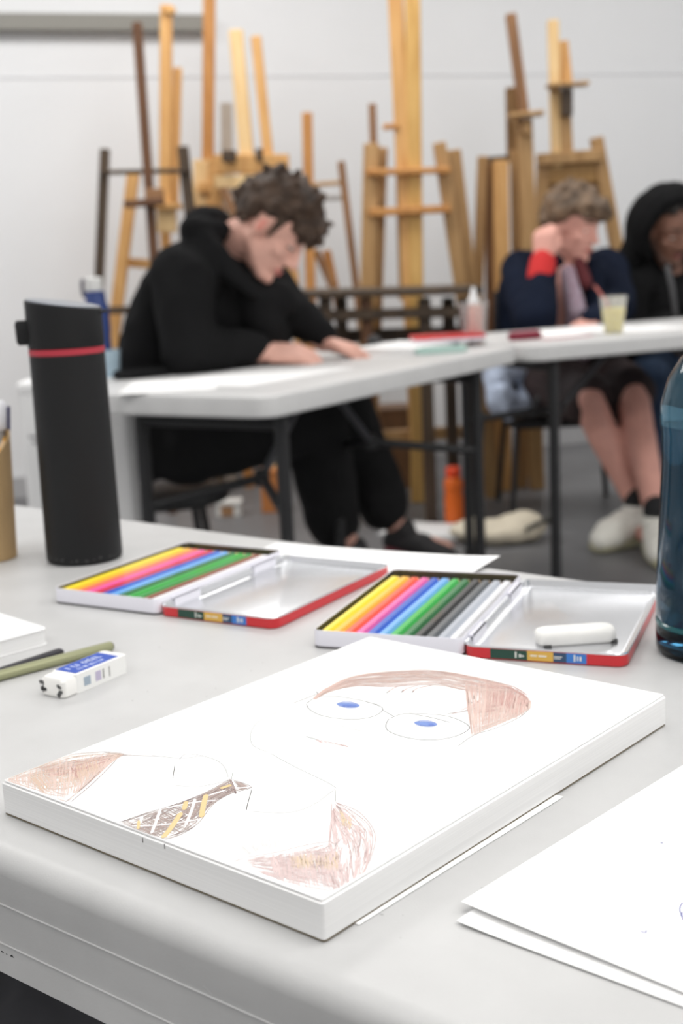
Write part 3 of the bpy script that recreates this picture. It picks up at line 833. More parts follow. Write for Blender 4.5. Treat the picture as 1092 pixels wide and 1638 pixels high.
# ------------------------------------------------------------------ people
def cap_hull(bm, p0, r0, p1, r1, n=10):
    """closed tapered capsule"""
    p0, p1 = Vector(p0), Vector(p1)
    if (p1 - p0).length < 1e-5: p1 = p0 + Vector((0, 0, 1e-4))
    M, L = frame(p0, p1)
    M = Matrix.Translation(p0) @ M
    rings = []
    for k in range(5):
        a = R(-88 + 88 * k / 4)
        rings.append((r0 * math.cos(a), r0 * math.sin(a)))
    for k in range(5):
        a = R(88 * k / 4)
        rings.append((r1 * math.cos(a), L + r1 * math.sin(a)))
    loft(bm, [circ(max(r, 1e-4), z, n + 2) for r, z in rings], True, M)
def ell(bm, c, rad, M=None):
    r = bmesh.ops.create_icosphere(bm, subdivisions=3, radius=1)
    S = Matrix.Diagonal((rad[0], rad[1], rad[2], 1))
    T = Matrix.Translation(Vector(c)) @ (M.to_4x4() if M else Matrix.Identity(4)) @ S
    for v in r['verts']: v.co = T @ v.co
DG = None
def skinned(name, build, voxel, m, parent=None, smooth=6, fold=None, disp=0):
    """one continuous surface grown round overlapping limbs"""
    bm = bmesh.new()
    build(bm)
    bmesh.ops.recalc_face_normals(bm, faces=bm.faces)
    me = bpy.data.meshes.new('tmp'); bm.to_mesh(me); bm.free()
    o = bpy.data.objects.new('tmp', me); COL.objects.link(o)
    md = o.modifiers.new('r', 'REMESH'); md.mode = 'VOXEL'; md.voxel_size = voxel
    if smooth:
        ms = o.modifiers.new('s', 'SMOOTH'); ms.factor = .5; ms.iterations = smooth
    dg = bpy.context.evaluated_depsgraph_get()
    me2 = bpy.data.meshes.new_from_object(o.evaluated_get(dg))
    bpy.data.objects.remove(o); bpy.data.meshes.remove(me)
    b = bmesh.new(); b.from_mesh(me2); bpy.data.meshes.remove(me2)
    b.normal_update()
    if fold:
        amp, sc = fold
        for v in b.verts:
            p = v.co * sc
            h = mnoise.noise(p) + .5 * mnoise.noise(p * 2.1)
            v.co += v.normal * (amp * h)
    if disp: 
        for v in b.verts: v.co += v.normal * disp
    return obj(name, b, m, parent, smooth=180)
def basis(F, U):
    F = Vector(F).normalized(); U = Vector(U); L = U.cross(F).normalized(); U = F.cross(L).normalized()
    return Matrix((F, L, U)).transposed()          # local x forward, y left, z up
def head_caps(bm, c, B, s=1.0):
    P = lambda x, y, z: Vector(c) + B @ (Vector((x, y, z)) * s)
    ell(bm, P(-.008, 0, .03), (.096 * s, .076 * s, .088 * s), B)
    ell(bm, P(.03, 0, -.035), (.06 * s, .058 * s, .085 * s), B)
    for y in (-1, 1):
        cap_hull(bm, P(-.012, y * .052, -.05), .02 * s, P(.062, y * .014, -.102), .02 * s)      # jaw
        cap_hull(bm, P(.078, y * .012, .024), .012 * s, P(.066, y * .046, .02), .012 * s)      # brow
        ell(bm, P(.062, y * .042, -.03), (.02 * s, .02 * s, .018 * s), B)                       # cheek
        ell(bm, P(-.006, y * .076, -.012), (.019 * s, .009 * s, .033 * s), B)                  # ear
        cap_hull(bm, P(.004, y * .079, .012), .006 * s, P(-.018, y * .083, .006), .006 * s)
        ell(bm, P(.07, y * .031, .002), (.014 * s, .017 * s, .012 * s), B)                      # eyelid
        cap_hull(bm, P(.100, y * .010, -.040), .008 * s, P(.094, y * .014, -.040), .006 * s)   # nostril
        cap_hull(bm, P(.089, 0, -.066), .0075 * s, P(.078, y * .022, -.067), .005 * s)         # lips
        cap_hull(bm, P(.087, 0, -.076), .008 * s, P(.078, y * .020, -.073), .005 * s)
    cap_hull(bm, P(.086, 0, .012), .009 * s, P(.112, 0, -.034), .011 * s)                       # nose
    ell(bm, P(.078, 0, -.103), (.017 * s, .02 * s, .016 * s), B)                                # chin
def head_parts(root, c, B, s=1.0, brow=None, iris=EYED, lip=LIP, open_=True):
    P = lambda x, y, z: Vector(c) + B @ (Vector((x, y, z)) * s)
    for y in (-1, 1):
        bm = bmesh.new(); ell(bm, P(.0785, y * .031, -.0015), (.0068 * s, .0105 * s, .0032 * s), B)
        e = obj('eye', bm, EYEW, root, smooth=60, world=True)
        bm = bmesh.new(); ell(bm, P(.0838, y * .031, -.0018), (.0028 * s, .0046 * s, .0030 * s), B)
        obj('iris', bm, iris, e, smooth=60, world=True)
        bm = bmesh.new(); cap_hull(bm, P(.092, y * .012, .030), .0042 * s, P(.078, y * .048, .030), .003 * s)
        obj('eyebrow', bm, brow, root, smooth=60, world=True)
    bm = bmesh.new()
    for y in (-1, 1):
        cap_hull(bm, P(.0955, 0, -.0665), .004 * s, P(.0835, y * .019, -.068), .0025 * s)
        cap_hull(bm, P(.0945, 0, -.0755), .0045 * s, P(.0835, y * .017, -.072), .0025 * s)
    obj('lips', bm, lip, root, smooth=60, world=True)
def hand_caps(bm, wrist, fdir, dorsal, side, curl=.5, thumb=.6, s=1.0, spread=.06):
    """palm and five fingers; fdir along the hand, dorsal out of its back, side +1 when the thumb is on dorsal x fdir"""
    X = Vector(fdir).normalized(); Z = Vector(dorsal); Z = (Z - X * Z.dot(X)).normalized(); Y = Z.cross(X) * side
    w = Vector(wrist)
    P = lambda x, y, z: w + (X * x + Y * y + Z * z) * s
    lens = (.074, .082, .076, .060)
    for k in range(4):
        y = .030 - .020 * k
        kx = .088 - .004 * abs(k - 1)
        cap_hull(bm, P(.008, y * .7, 0), .014 * s, P(kx, y, .0), .0112 * s)
        p = P(kx, y, 0)
        ang = curl * .55
        sp = spread * (1.2 - k) 
        L = lens[k] * s
        r = .0092 * s
        for j, fr in enumerate((.46, .30, .24)):
            d = X * math.cos(ang) - Z * math.sin(ang) + Y * sp * math.cos(ang)
            q = p + d.normalized() * (L * fr)
            cap_hull(bm, p, r, q, r * .9)
            p = q; r *= .9
            ang += curl * (.9 if j == 0 else .7)
    t0, t1 = P(.022, .022, -.006), P(.050, .046, -.014)
    cap_hull(bm, t0, .015 * s, t1, .0115 * s)
    d = (X * math.cos(thumb * .6) - Y * math.sin(thumb * .25) - Z * .35 * thumb).normalized()
    t2 = t1 + d * .032 * s
    cap_hull(bm, t1, .0112 * s, t2, .0098 * s)
    cap_hull(bm, t2, .0098 * s, t2 + (d - Y * .3).normalized() * .026 * s, .0085 * s)
def curls(bm, c, B, pts, r, jit, s=1.0):
    for x, y, z in pts:
        p = Vector(c) + B @ (Vector((x, y, z)) * s)
        q = p + Vector((random.uniform(-jit, jit), random.uniform(-jit, jit), random.uniform(-jit, jit)))
        rr = r * random.uniform(.75, 1.25)
        cap_hull(bm, p, rr, q, rr * .8, 7)
def scalp(n, front=.05, zmin=-.03, back=-.06, rad=(.100, .080, .094), c=(-.010, 0, .032)):
    out = []
    g = math.pi * (3 - math.sqrt(5))
    for i in range(n):
        z = 1 - 2 * (i + .5) / n
        rr = math.sqrt(1 - z * z)
        x, y = rr * math.cos(g * i), rr * math.sin(g * i)
        p = (c[0] + rad[0] * x, c[1] + rad[1] * y, c[2] + rad[2] * z)
        if p[2] < back: continue
        if p[0] > 0 and p[2] < zmin + (p[0] + .0) * 1.05: continue
        if abs(p[1]) > .05 and p[2] < .024 and p[0] > -.045: continue
        out.append(p)
    return out
def shoe(root, name, heel, toe, upv, m, sole_m, k=1.0):
    X = (Vector(toe) - Vector(heel)); L = X.length; X.normalize()
    Z = Vector(upv); Z = (Z - X * Z.dot(X)).normalized(); Y = Z.cross(X)
    P = lambda x, y, z: Vector(heel) + X * (x * L) + Y * y + Z * z
    def bld(bm):
        cap_hull(bm, P(.10, 0, .036 * k), .036 * k, P(.45, 0, .044 * k), .046 * k)
        cap_hull(bm, P(.45, 0, .040 * k), .044 * k, P(.72, 0, .030 * k), .046 * k)
        cap_hull(bm, P(.70, .012, .026 * k), .038 * k, P(.90, .008, .020 * k), .032 * k)
        cap_hull(bm, P(.70, -.014, .026 * k), .036 * k, P(.84, -.012, .020 * k), .032 * k)
        cap_hull(bm, P(.12, 0, .05 * k), .038 * k, P(.18, 0, .078 * k), .043 * k)
    s = skinned(name, bld, .006, m, root, 4)
    def bld2(bm):
        for y in (-.02 * k, .02 * k):
            cap_hull(bm, P(.08, y, .004), .018 * k, P(.5, y * 1.1, .002), .020 * k)
            cap_hull(bm, P(.5, y * 1.1, .002), .020 * k, P(.92, y * .8, .004), .019 * k)
        cap_hull(bm, P(.1, 0, .003), .02 * k, P(.95, 0, .003), .02 * k)
    q = skinned('sole', bld2, .006, sole_m, s, 3)
    return s
CLOTH_K = mat('black_cloth', (27, 27, 28), .9, spec=.1, var=.12, scale=8)
TROUSER_K = mat('black_trousers', (38, 38, 39), .92, spec=.15, var=.1, scale=6)

# ---- the student in black, bent over the middle table
random.seed(11)
hip = Vector((-.47, 3.70, .535))
chest = at(318, 480, 3.56)
neck0 = at(372, 392, 3.52)
HB = basis((.66, -.24, -.72), (.72, -.05, .68))
hc = at(437, 364, 3.46)
shR, shL = at(292, 440, 3.37), at(392, 425, 3.70)
elR, elL = at(300, 568, 3.30), at(448, 484, 3.60)
wrR, wrL = at(424, 562, 3.40), at(517, 548, 3.57)
knR, knL = at(500, 668, 3.72), at(545, 655, 3.92)
anR, anL = at(556, 872, 3.92), at(634, 842, 4.08)
def body1(bm):
    head_caps(bm, hc, HB)
    P = lambda x, y, z: hc + HB @ Vector((x, y, z))
    cap_hull(bm, P(-.035, 0, -.05), .055, neck0, .06)
    cap_hull(bm, neck0, .06, chest, .11)
    cap_hull(bm, chest, .125, hip, .13)
    cap_hull(bm, shR, .05, shL, .05)
    for s, e, w in ((shR, elR, wrR), (shL, elL, wrL)):
        cap_hull(bm, s, .052, e, .042); cap_hull(bm, e, .041, w, .027)
    hand_caps(bm, wrR + Vector((.0, 0, -.002)), (.98, .22, -.12), (-.1, -.45, .9), 1, .6, .7, 1.15)
    hand_caps(bm, wrL, (.9, -.2, -.28), (.15, .35, .9), -1, .6, .6, 1.1)
    for h, k, a, toe in ((hip + Vector((.05, -.09, -.02)), knR, anR, Vector((.86, -.12, -.26))), (hip + Vector((.09, .08, -.02)), knL, anL, Vector((.86, -.12, -.26)))):
        cap_hull(bm, h, .085, k, .058); cap_hull(bm, k, .056, a, .036)
        t = toe.normalized()
        cap_hull(bm, a + Vector((-.01, 0, -.04)), .034, a + t * .06 + Vector((0, 0, -.035)), .036)
        cap_hull(bm, a + t * .06 + Vector((0, 0, -.035)), .036, a + t * .16 + Vector((0, 0, -.03)), .026)
p1 = skinned('person', body1, .0055, SKIN, None, 5)
tag(p1, 'person with curly brown hair in black clothes bent over drawing at the table', 'person')
HAIR1 = mat('brown_hair', (88, 70, 58), .65, c2=(46, 36, 30), scale=28, bump=.8, bscale=90, spec=.35)
def hair1(bm):
    ell(bm, hc + HB @ Vector((-.018, 0, .045)), (.098, .080, .085), HB)
    pts = scalp(520, zmin=.028, back=-.035, rad=(.104, .083, .094))
    curls(bm, hc, HB, pts, .013, .020)
    fr = [(.076 + random.uniform(-.02, .024), random.uniform(-.06, .06), .070 + random.uniform(-.03, .03)) for _ in range(80)]
    curls(bm, hc, HB, fr, .0125, .022)
    tp = [(random.uniform(-.09, .06), random.uniform(-.06, .06), .108 + random.uniform(-.02, .016)) for _ in range(60)]
    curls(bm, hc, HB, tp, .0135, .024)
    cap_hull(bm, hc + HB @ Vector((.026, -.070, .03)), .010, hc + HB @ Vector((.024, -.070, -.02)), .006)
skinned('hair', hair1, .005, HAIR1, p1, 2)
head_parts(p1, hc, HB, brow=HAIR1)
bm = bmesh.new()
ell(bm, hc + HB @ Vector((-.004, -.0835, -.010)), (.011, .004, .020), HB)
s = obj('inner_ear', bm, SKIN_RED, p1, smooth=60); s['label'] = 'reddened inside of the ear'
def jacket1(bm):
    cap_hull(bm, chest, .165, hip + Vector((-.02, -.0, .06)), .17, 16)
    cap_hull(bm, chest + Vector((.0, 0, .02)), .155, (shR + shL) / 2 + Vector((-.02, 0, -.02)), .12, 16)
    cap_hull(bm, shR + Vector((0, .02, -.01)), .085, shL, .085, 14)
    cap_hull(bm, at(245, 560, 3.55), .10, chest, .15, 14)
    cap_hull(bm, at(262, 470, 3.5), .075, at(238, 570, 3.5), .085, 14)
    cap_hull(bm, shR, .084, elR + Vector((0, 0, .02)), .072, 14); cap_hull(bm, elR + Vector((0, 0, .015)), .070, wrR + Vector((-.02, 0, .008)), .042, 14)
    cap_hull(bm, shL, .088, elL, .068, 14); cap_hull(bm, elL, .066, wrL + Vector((-.0, 0, .02)), .042, 14)
    cap_hull(bm, elL, .06, at(420, 540, 3.6), .07, 14)
    cap_hull(bm, at(410, 478, 3.46), .052, at(446, 478, 3.52), .054, 14)
    cap_hull(bm, at(410, 478, 3.46), .052, at(430, 545, 3.52), .06, 14)
    # hood bunched at the nape
    cap_hull(bm, at(322, 356, 3.50), .048, at(352, 360, 3.62), .045, 12)
    cap_hull(bm, at(312, 372, 3.42), .045, at(352, 372, 3.44), .032, 12)
    cap_hull(bm, at(330, 395, 3.40), .045, at(366, 430, 3.37), .026, 12)
    cap_hull(bm, at(366, 430, 3.37), .026, at(405, 468, 3.39), .022, 12)
jk = skinned('jacket', jacket1, .009, CLOTH_K, p1, 4, (.011, 9))
def pants1(bm):
    for h, k, a in ((hip + Vector((.05, -.09, -.01)), knR, anR), (hip + Vector((.09, .08, -.01)), knL, anL)):
        cap_hull(bm, h, .13, k, .098, 16); cap_hull(bm, k, .098, a + Vector((-.04, 0, .075)), .086, 16)
    cap_hull(bm, hip + Vector((-.05, -.10, .0)), .12, hip + Vector((-.05, .10, .0)), .12, 16)
skinned('trousers', pants1, .011, TROUSER_K, p1, 4, (.010, 8))
for a in (anR, anL):
    t = Vector((.86, -.12, -.26)).normalized()
    u_ = Vector((.25, .1, 1)).normalized()
    shoe(p1, 'shoe', a - t * .03 - u_ * .085, a + t * .235 - u_ * .085, u_, mat('shoe_black', (42, 40, 42), .6), mat('shoe_red_sole', (110, 46, 54), .6))

for y in (-1, 1):
    bm = bmesh.new(); cap_hull(bm, hc + HB @ Vector((.0845, y * .021, -.004)), .0028, hc + HB @ Vector((.074, y * .044, -.005)), .0026)
    obj('eyelash', bm, EYED, p1, smooth=60)

# ---- stool under that student
st = thing('stool', 'black stool under the student in black', 'stool', (-.50, 3.72, 0))
BLK = mat('black_plastic', (40, 40, 42), .5)
obj('seat', lathe([(.15, .335), (.175, .342), (.18, .356), (.175, .370), (.12, .374)], 40, True), BLK, st, smooth=40)
for k in range(4):
    a = R(45 + 90 * k)
    bm = bmesh.new(); tube(bm, [(.12 * math.cos(a), .12 * math.sin(a), .34), (.17 * math.cos(a), .17 * math.sin(a), .0)], .011, 10)
    obj('leg', bm, BLACKM, st, smooth=40)
bm = bmesh.new(); tube(bm, [(.168 * math.cos(2 * math.pi * k / 24), .168 * math.sin(2 * math.pi * k / 24), .11) for k in range(25)], .007, 8)
obj('foot_ring', bm, BLACKM, st, smooth=40)

# ---- the young man in the navy jacket behind the right table
random.seed(21)
hip2 = Vector((.86, 5.0, .52))
chest2 = at(890, 470, 4.86)
neck2 = at(912, 418, 4.84)
HB2 = basis((.70, -.66, -.28), (.22, -.20, .95))
hc2 = at(916, 360, 4.80)
sh2R, sh2L = at(832, 434, 4.82), at(966, 434, 4.98)
el2R, wr2R = at(856, 508, 4.58), at(868, 420, 4.66)
el2L, wr2L = at(985, 490, 4.78), at(950, 512, 4.56)
kn2R, kn2L = at(940, 640, 4.46), at(1012, 632, 4.5)
an2R, an2L = at(1018, 806, 4.36), at(1050, 828, 4.16)
def body2(bm):
    head_caps(bm, hc2, HB2)
    P = lambda x, y, z: hc2 + HB2 @ Vector((x, y, z))
    cap_hull(bm, P(-.03, 0, -.05), .054, neck2, .056)
    cap_hull(bm, neck2, .058, chest2, .11)
    cap_hull(bm, chest2, .12, hip2, .13)
    cap_hull(bm, sh2R, .05, sh2L, .05)
    for s, e, w in ((sh2R, el2R, wr2R), (sh2L, el2L, wr2L)):
        cap_hull(bm, s, .052, e, .042); cap_hull(bm, e, .041, w, .028)
    hand_caps(bm, wr2R + Vector((0, 0, .005)), (.08, .12, 1), (-.55, -.8, .1), -1, 1.25, .9, 1.08, .03)
    hand_caps(bm, wr2L, (-.7, -.6, -.25), (0, -.3, 1), -1, .5, .6)
    for h, k, a in ((hip2 + Vector((-.06, -.05, 0)), kn2R, an2R), (hip2 + Vector((.12, -.02, 0)), kn2L, an2L)):
        cap_hull(bm, h, .085, k, .06); cap_hull(bm, k, .058, k.lerp(a, .35) + Vector((0, .03, 0)), .056); cap_hull(bm, k.lerp(a, .35) + Vector((0, .02, 0)), .056, a, .037)
        cap_hull(bm, a, .036, Vector((a.x, a.y - .01, .06)), .034); cap_hull(bm, Vector((a.x, a.y, .055)), .03, Vector((a.x, a.y - .12, .048)), .024)
p2 = skinned('person', body2, .0065, mat('rosy_skin', (216, 160, 146), .55, var=.06, scale=30), None, 5)
tag(p2, 'person in a navy jacket with red cuffs leaning head on fist', 'person')
HAIR2 = mat('light_brown_hair', (128, 104, 82), .65, c2=(72, 58, 46), scale=26, bump=.8, bscale=80)
def hair2(bm):
    ell(bm, hc2 + HB2 @ Vector((-.018, 0, .048)), (.097, .080, .082), HB2)
    curls(bm, hc2, HB2, scalp(300, zmin=.02, back=-.04, rad=(.108, .088, .100)), .018, .02)
    fr = [(.080 + random.uniform(-.02, .02), random.uniform(-.07, .07), .068 + random.uniform(-.02, .03)) for _ in range(44)]
    curls(bm, hc2, HB2, fr, .017, .02)
skinned('hair', hair2, .007, HAIR2, p2, 2)
head_parts(p2, hc2, HB2, brow=HAIR2)
NAVY = mat('navy_cloth', (22, 28, 43), .88, spec=.1, var=.15, scale=6)
def jacket2(bm):
    cap_hull(bm, chest2 + Vector((-.08, .02, 0)), .14, hip2 + Vector((-.09, 0, .02)), .15, 16)
    cap_hull(bm, chest2 + Vector((.12, .05, 0)), .125, hip2 + Vector((.12, 0, .02)), .14, 16)
    cap_hull(bm, chest2 + Vector((0, .07, 0)), .15, hip2 + Vector((0, .05, .02)), .16, 16)
    cap_hull(bm, sh2R, .078, sh2L, .080, 14); cap_hull(bm, sh2R, .072, neck2 + Vector((0, .02, .0)), .06, 14)
    cap_hull(bm, sh2R, .080, el2R, .080, 14); cap_hull(bm, el2R, .080, wr2R + Vector((0, 0, -.025)), .050, 14)
    cap_hull(bm, sh2L, .088, el2L, .072, 14); cap_hull(bm, el2L, .070, wr2L, .045, 14)
    # collar
    cap_hull(bm, at(876, 428, 4.80), .035, at(900, 415, 4.92), .035); cap_hull(bm, at(945, 428, 4.80), .035, at(930, 412, 4.92), .035)
skinned('jacket', jacket2, .010, NAVY, p2, 4, (.010, 9))
def cuff2(bm):
    d = (wr2R - el2R).normalized()
    cap_hull(bm, wr2R - d * .055, .050, wr2R + d * .0, .047, 16)
s = skinned('cuff', cuff2, .007, mat('red_rib', (196, 44, 44), .85, bump=.5, bscale=120), p2, 3); s['label'] = 'ribbed red cuff'
def lapel2(bm):
    cap_hull(bm, at(950, 440, 4.76), .035, at(952, 520, 4.70), .045, 14)
skinned('lapel', lapel2, .008, NAVY, p2, 3)
def shirt2(bm):
    cap_hull(bm, at(908, 436, 4.73), .030, at(922, 500, 4.68), .038, 14)
    cap_hull(bm, at(922, 500, 4.69), .038, at(926, 560, 4.72), .05, 14)
s = skinned('shirt', shirt2, .008, mat('pale_shirt', (190, 180, 196), .9, c2=(150, 110, 122), scale=60, stretch=(3, 3, .3)), p2, 3); s['label'] = 'pale striped shirt front'
def tie2(bm):
    cap_hull(bm, at(926, 420, 4.735), .022, at(936, 452, 4.70), .026)
s = skinned('scarf', tie2, .007, mat('dark_red_cloth', (92, 38, 42), .9), p2, 3); s['label'] = 'dark red scarf end at the collar'
SHORT = mat('shorts_brown', (62, 46, 46), .9, c2=(40, 34, 36), scale=7)
def shorts2(bm):
    for h, k in ((hip2 + Vector((-.06, -.05, 0)), kn2R), (hip2 + Vector((.12, -.02, 0)), kn2L)):
        cap_hull(bm, h, .13, h.lerp(k, .92), .092, 16)
    cap_hull(bm, hip2 + Vector((-.1, .03, .03)), .12, hip2 + Vector((.12, .03, .03)), .12, 16)
skinned('shorts', shorts2, .010, SHORT, p2, 4, (.008, 9))
def tilt_shoes(p, pts, m, sm, sock):
    for a, t in pts:
        shoe(p, 'shoe', Vector((a.x, a.y, .018)) - t * .05, Vector((a.x, a.y, .018)) + t * .215, (0, 0, 1), m, sm, 1.22)
        bm = bmesh.new(); cap_hull(bm, Vector((a.x, a.y, .155)), .045, Vector((a.x, a.y, .06)), .044, 14)
        obj('sock', bm, sock, p, smooth=60)
SHW = mat('shoe_white', (226, 224, 216), .7)
tilt_shoes(p2, ((an2R, Vector((-.78, -.62, 0)).normalized()), (an2L, Vector((-.1, -1, 0)).normalized())), SHW, mat('shoe_sole', (170, 166, 140), .7), mat('sock_black', (34, 34, 36), .9))

# ---- the person in the black hood at the right edge
random.seed(31)
hip3 = Vector((1.38, 5.26, .52))
hc3 = at(1070, 368, 5.050)
HB3 = basis((.30, -.90, -.36), (.1, -.32, .94))
neck3 = at(1072, 428, 5.110); chest3 = at(1078, 500, 5.120)
sh3R, sh3L = at(1000, 470, 5.070), at(1160, 470, 5.190)
el3R, wr3R = at(1010, 548, 4.950), at(1066, 516, 4.830)
el3L, wr3L = at(1170, 548, 5.050), at(1110, 512, 4.910)
kn3R, kn3L = at(1040, 606, 4.790), at(1120, 606, 4.830)
an3R, an3L = Vector((kn3R.x - .02, kn3R.y - .02, .10)), Vector((kn3L.x, kn3L.y, .10))
def body3(bm):
    head_caps(bm, hc3, HB3)
    P = lambda x, y, z: hc3 + HB3 @ Vector((x, y, z))
    cap_hull(bm, P(-.03, 0, -.05), .054, neck3, .056)
    cap_hull(bm, neck3, .058, chest3, .11); cap_hull(bm, chest3, .12, hip3, .13)
    cap_hull(bm, sh3R, .05, sh3L, .05)
    for s, e, w in ((sh3R, el3R, wr3R), (sh3L, el3L, wr3L)):
        cap_hull(bm, s, .052, e, .042); cap_hull(bm, e, .041, w, .028)
    hand_caps(bm, wr3R, (.75, -.6, -.2), (0, -.2, 1), 1, .5, .6)
    hand_caps(bm, wr3L, (-.7, -.6, -.2), (0, -.2, 1), -1, .5, .6)
    for h, k, a in ((hip3 + Vector((-.09, 0, 0)), kn3R, an3R), (hip3 + Vector((.09, 0, 0)), kn3L, an3L)):
        cap_hull(bm, h, .085, k, .06); cap_hull(bm, k, .058, a, .038)
        cap_hull(bm, a + Vector((0, .0, -.04)), .034, a + Vector((0, -.13, -.05)), .022)
p3 = skinned('person', body3, .0065, SKIN_D, None, 5)
tag(p3, 'person in a black hooded jacket at the right edge, looking down', 'person')
DHAIR = mat('black_hair', (36, 32, 30), .7, bump=.8, bscale=90)
def hair3(bm):
    curls(bm, hc3, HB3, scalp(200, zmin=.03, back=-.04), .014, .016)
skinned('hair', hair3, .007, DHAIR, p3, 2)
def beard3(bm):
    for y in (-1, 1):
        P = lambda x, yy, z: hc3 + HB3 @ Vector((x, yy, z))
        cap_hull(bm, P(-.004, y * .060, -.04), .013, P(.05, y * .036, -.098), .016)
        cap_hull(bm, P(.05, y * .036, -.098), .016, P(.082, 0, -.108), .016)
        cap_hull(bm, P(.096, 0, -.053), .005, P(.086, y * .024, -.060), .005)
skinned('beard', beard3, .006, mat('stubble', (84, 62, 54), .8), p3, 3)
head_parts(p3, hc3, HB3, brow=DHAIR, lip=mat('lip_dark', (150, 92, 86), .5))
HOODK = mat('hood_black', (26, 26, 27), .92, spec=.1, var=.1, scale=9)
def hood3(bm):
    # arch of cloth framing the face: loops round the head at three depths
    P = lambda x, y, z: hc3 + HB3 @ Vector((x, y, z))
    for x, w, h, r in ((.035, .112, .125, .026), (0, .116, .130, .034), (-.045, .105, .125, .042), (-.085, .07, .10, .05)):
        pts = []
        for k in range(13):
            a = R(-52 + 284 * k / 12)
            pts.append(P(x - .02 * (1 - math.sin(a)), w * math.cos(a), .01 + h * math.sin(a) * (1 if math.sin(a) > 0 else 1.15)))
        for a_, b_ in zip(pts, pts[1:]): cap_hull(bm, a_, r, b_, r, 9)
    cap_hull(bm, P(-.09, 0, .06), .06, P(-.10, 0, -.08), .07)
    cap_hull(bm, P(-.03, .105, -.02), .04, P(-.06, .12, -.17), .055); cap_hull(bm, P(-.03, -.105, -.02), .04, P(-.06, -.13, -.17), .055)
hd = skinned('hood', hood3, .010, HOODK, p3, 4, (.007, 11))
def jacket3(bm):
    cap_hull(bm, chest3, .165, hip3, .17, 16)
    cap_hull(bm, sh3R + Vector((0, 0, .01)), .09, sh3L + Vector((0, 0, .01)), .09, 14)
    cap_hull(bm, neck3 + Vector((-.09, .02, -.01)), .075, chest3 + Vector((-.09, 0, 0)), .12, 14)
    cap_hull(bm, neck3 + Vector((.09, .02, -.01)), .075, chest3 + Vector((.09, 0, 0)), .12, 14)
    cap_hull(bm, neck3 + Vector((0, .05, 0)), .09, chest3, .15, 14)
    cap_hull(bm, sh3R, .092, el3R, .078, 14); cap_hull(bm, el3R, .076, wr3R, .046, 14)
    cap_hull(bm, sh3L, .092, el3L, .078, 14); cap_hull(bm, el3L, .076, wr3L, .046, 14)
skinned('jacket', jacket3, .010, HOODK, p3, 4, (.010, 9))
bm = bmesh.new(); tube(bm, spline([at(1066, 425, 4.950), at(1074, 460, 4.925), at(1082, 520, 4.920)], 5), .011, 8)
s = obj('zip', bm, mat('zip_grey', (84, 84, 86), .5), p3, smooth=40); s['label'] = 'grey front zip'
def jeans3(bm):
    for h, k, a in ((hip3 + Vector((-.09, 0, 0)), kn3R, an3R), (hip3 + Vector((.09, 0, 0)), kn3L, an3L)):
        cap_hull(bm, h, .11, k, .082, 14); cap_hull(bm, k, .08, a, .062, 14)
    cap_hull(bm, hip3 + Vector((-.09, .03, 0)), .12, hip3 + Vector((.09, .03, 0)), .12, 14)
skinned('jeans', jeans3, .011, mat('dark_denim', (48, 66, 92), .9, var=.15, scale=12), p3, 4, (.007, 9))
for a in (an3R, an3L):
    t = Vector((0, -1, 0))
    shoe(p3, 'shoe', Vector((a.x, a.y, .018)) - t * .06, Vector((a.x, a.y, .018)) + t * .215, (0, 0, 1), mat('shoe_grey', (60, 60, 62), .7), mat('shoe_sole_dark', (40, 40, 40), .7))

# ------------------------------------------------------------------ easels (each stands on the floor in front of the back wall)
PINE = wood('pine', (226, 178, 116), (200, 148, 88))
PINE_L = wood('pale_pine', (238, 208, 158), (224, 186, 130))
OAK = wood('aged_pine', (190, 152, 104), (164, 126, 80))
OCHRE = wood('orange_pine', (206, 150, 88), (176, 118, 62))
WALN = wood('walnut', (112, 76, 50), (82, 54, 36))
DARKW = wood('dark_wood', (84, 68, 52), (58, 46, 36))
MIDW = wood('mid_brown_wood', (158, 116, 80), (126, 90, 60))
def to_floor(a, b):
    """extend the bar a-b down to the floor"""
    d = b - a
    k = (0 - a.z) / d.z
    return a + d * k
def easel(label, Y, items, group='wooden easels along the back wall', tilt=.0):
    """items: (part, x0, y0, x1, y1, width, depth, dy, wood, floor) measured in the plane at distance Y + dy"""
    xs = [at(i[1], i[2], Y).x for i in items]
    t = thing('easel', label, 'easel', (sum(xs) / len(xs), Y, 0), 0, group)
    for it in items:
        nm, x0, y0, x1, y1, w, d, dy, m = it[:9]
        fl = len(it) > 9 and it[9]
        a, b = at(x0, y0, Y + dy), at(x1, y1, Y + dy)
        if fl == 1:
            b = to_floor(a, b)
            if abs(b.x - a.x) > .5: b.x = a.x + .5 * (1 if b.x > a.x else -1)
        bm = bmesh.new()
        bar(bm, a, b, w, d, .004)
        obj(nm, bm, m, t, world=True)
    return t
def foot_bars(t, Y, xa, xb, m):
    for x in (xa, xb):
        bm = bmesh.new(); bar(bm, (x, Y - .28, .03), (x, Y + .28, .03), .05, .06, .004, Vector((0, 0, 1)))
        obj('foot', bm, m, t, world=True)
easel('dark brown easel with a thin tall leaning mast, leftmost of the row', 5.35, [
    ('side_post', 168, 238, 159, 440, .036, .04, 0, DARKW, 1), ('side_post', 292, 234, 306, 360, .044, .04, 0, DARKW, 1),
    ('crossbar', 160, 276, 300, 273, .018, .03, -.03, DARKW), ('mast', 219, 36, 247, 420, .036, .035, -.06, WALN, 1),
    ('shelf', 200, 327, 262, 322, .028, .07, -.1, WALN), ('clamp', 232, 312, 262, 312, .05, .04, -.11, MIDW), ('lower_rail', 158, 497, 330, 492, .03, .03, -.02, DARKW)])
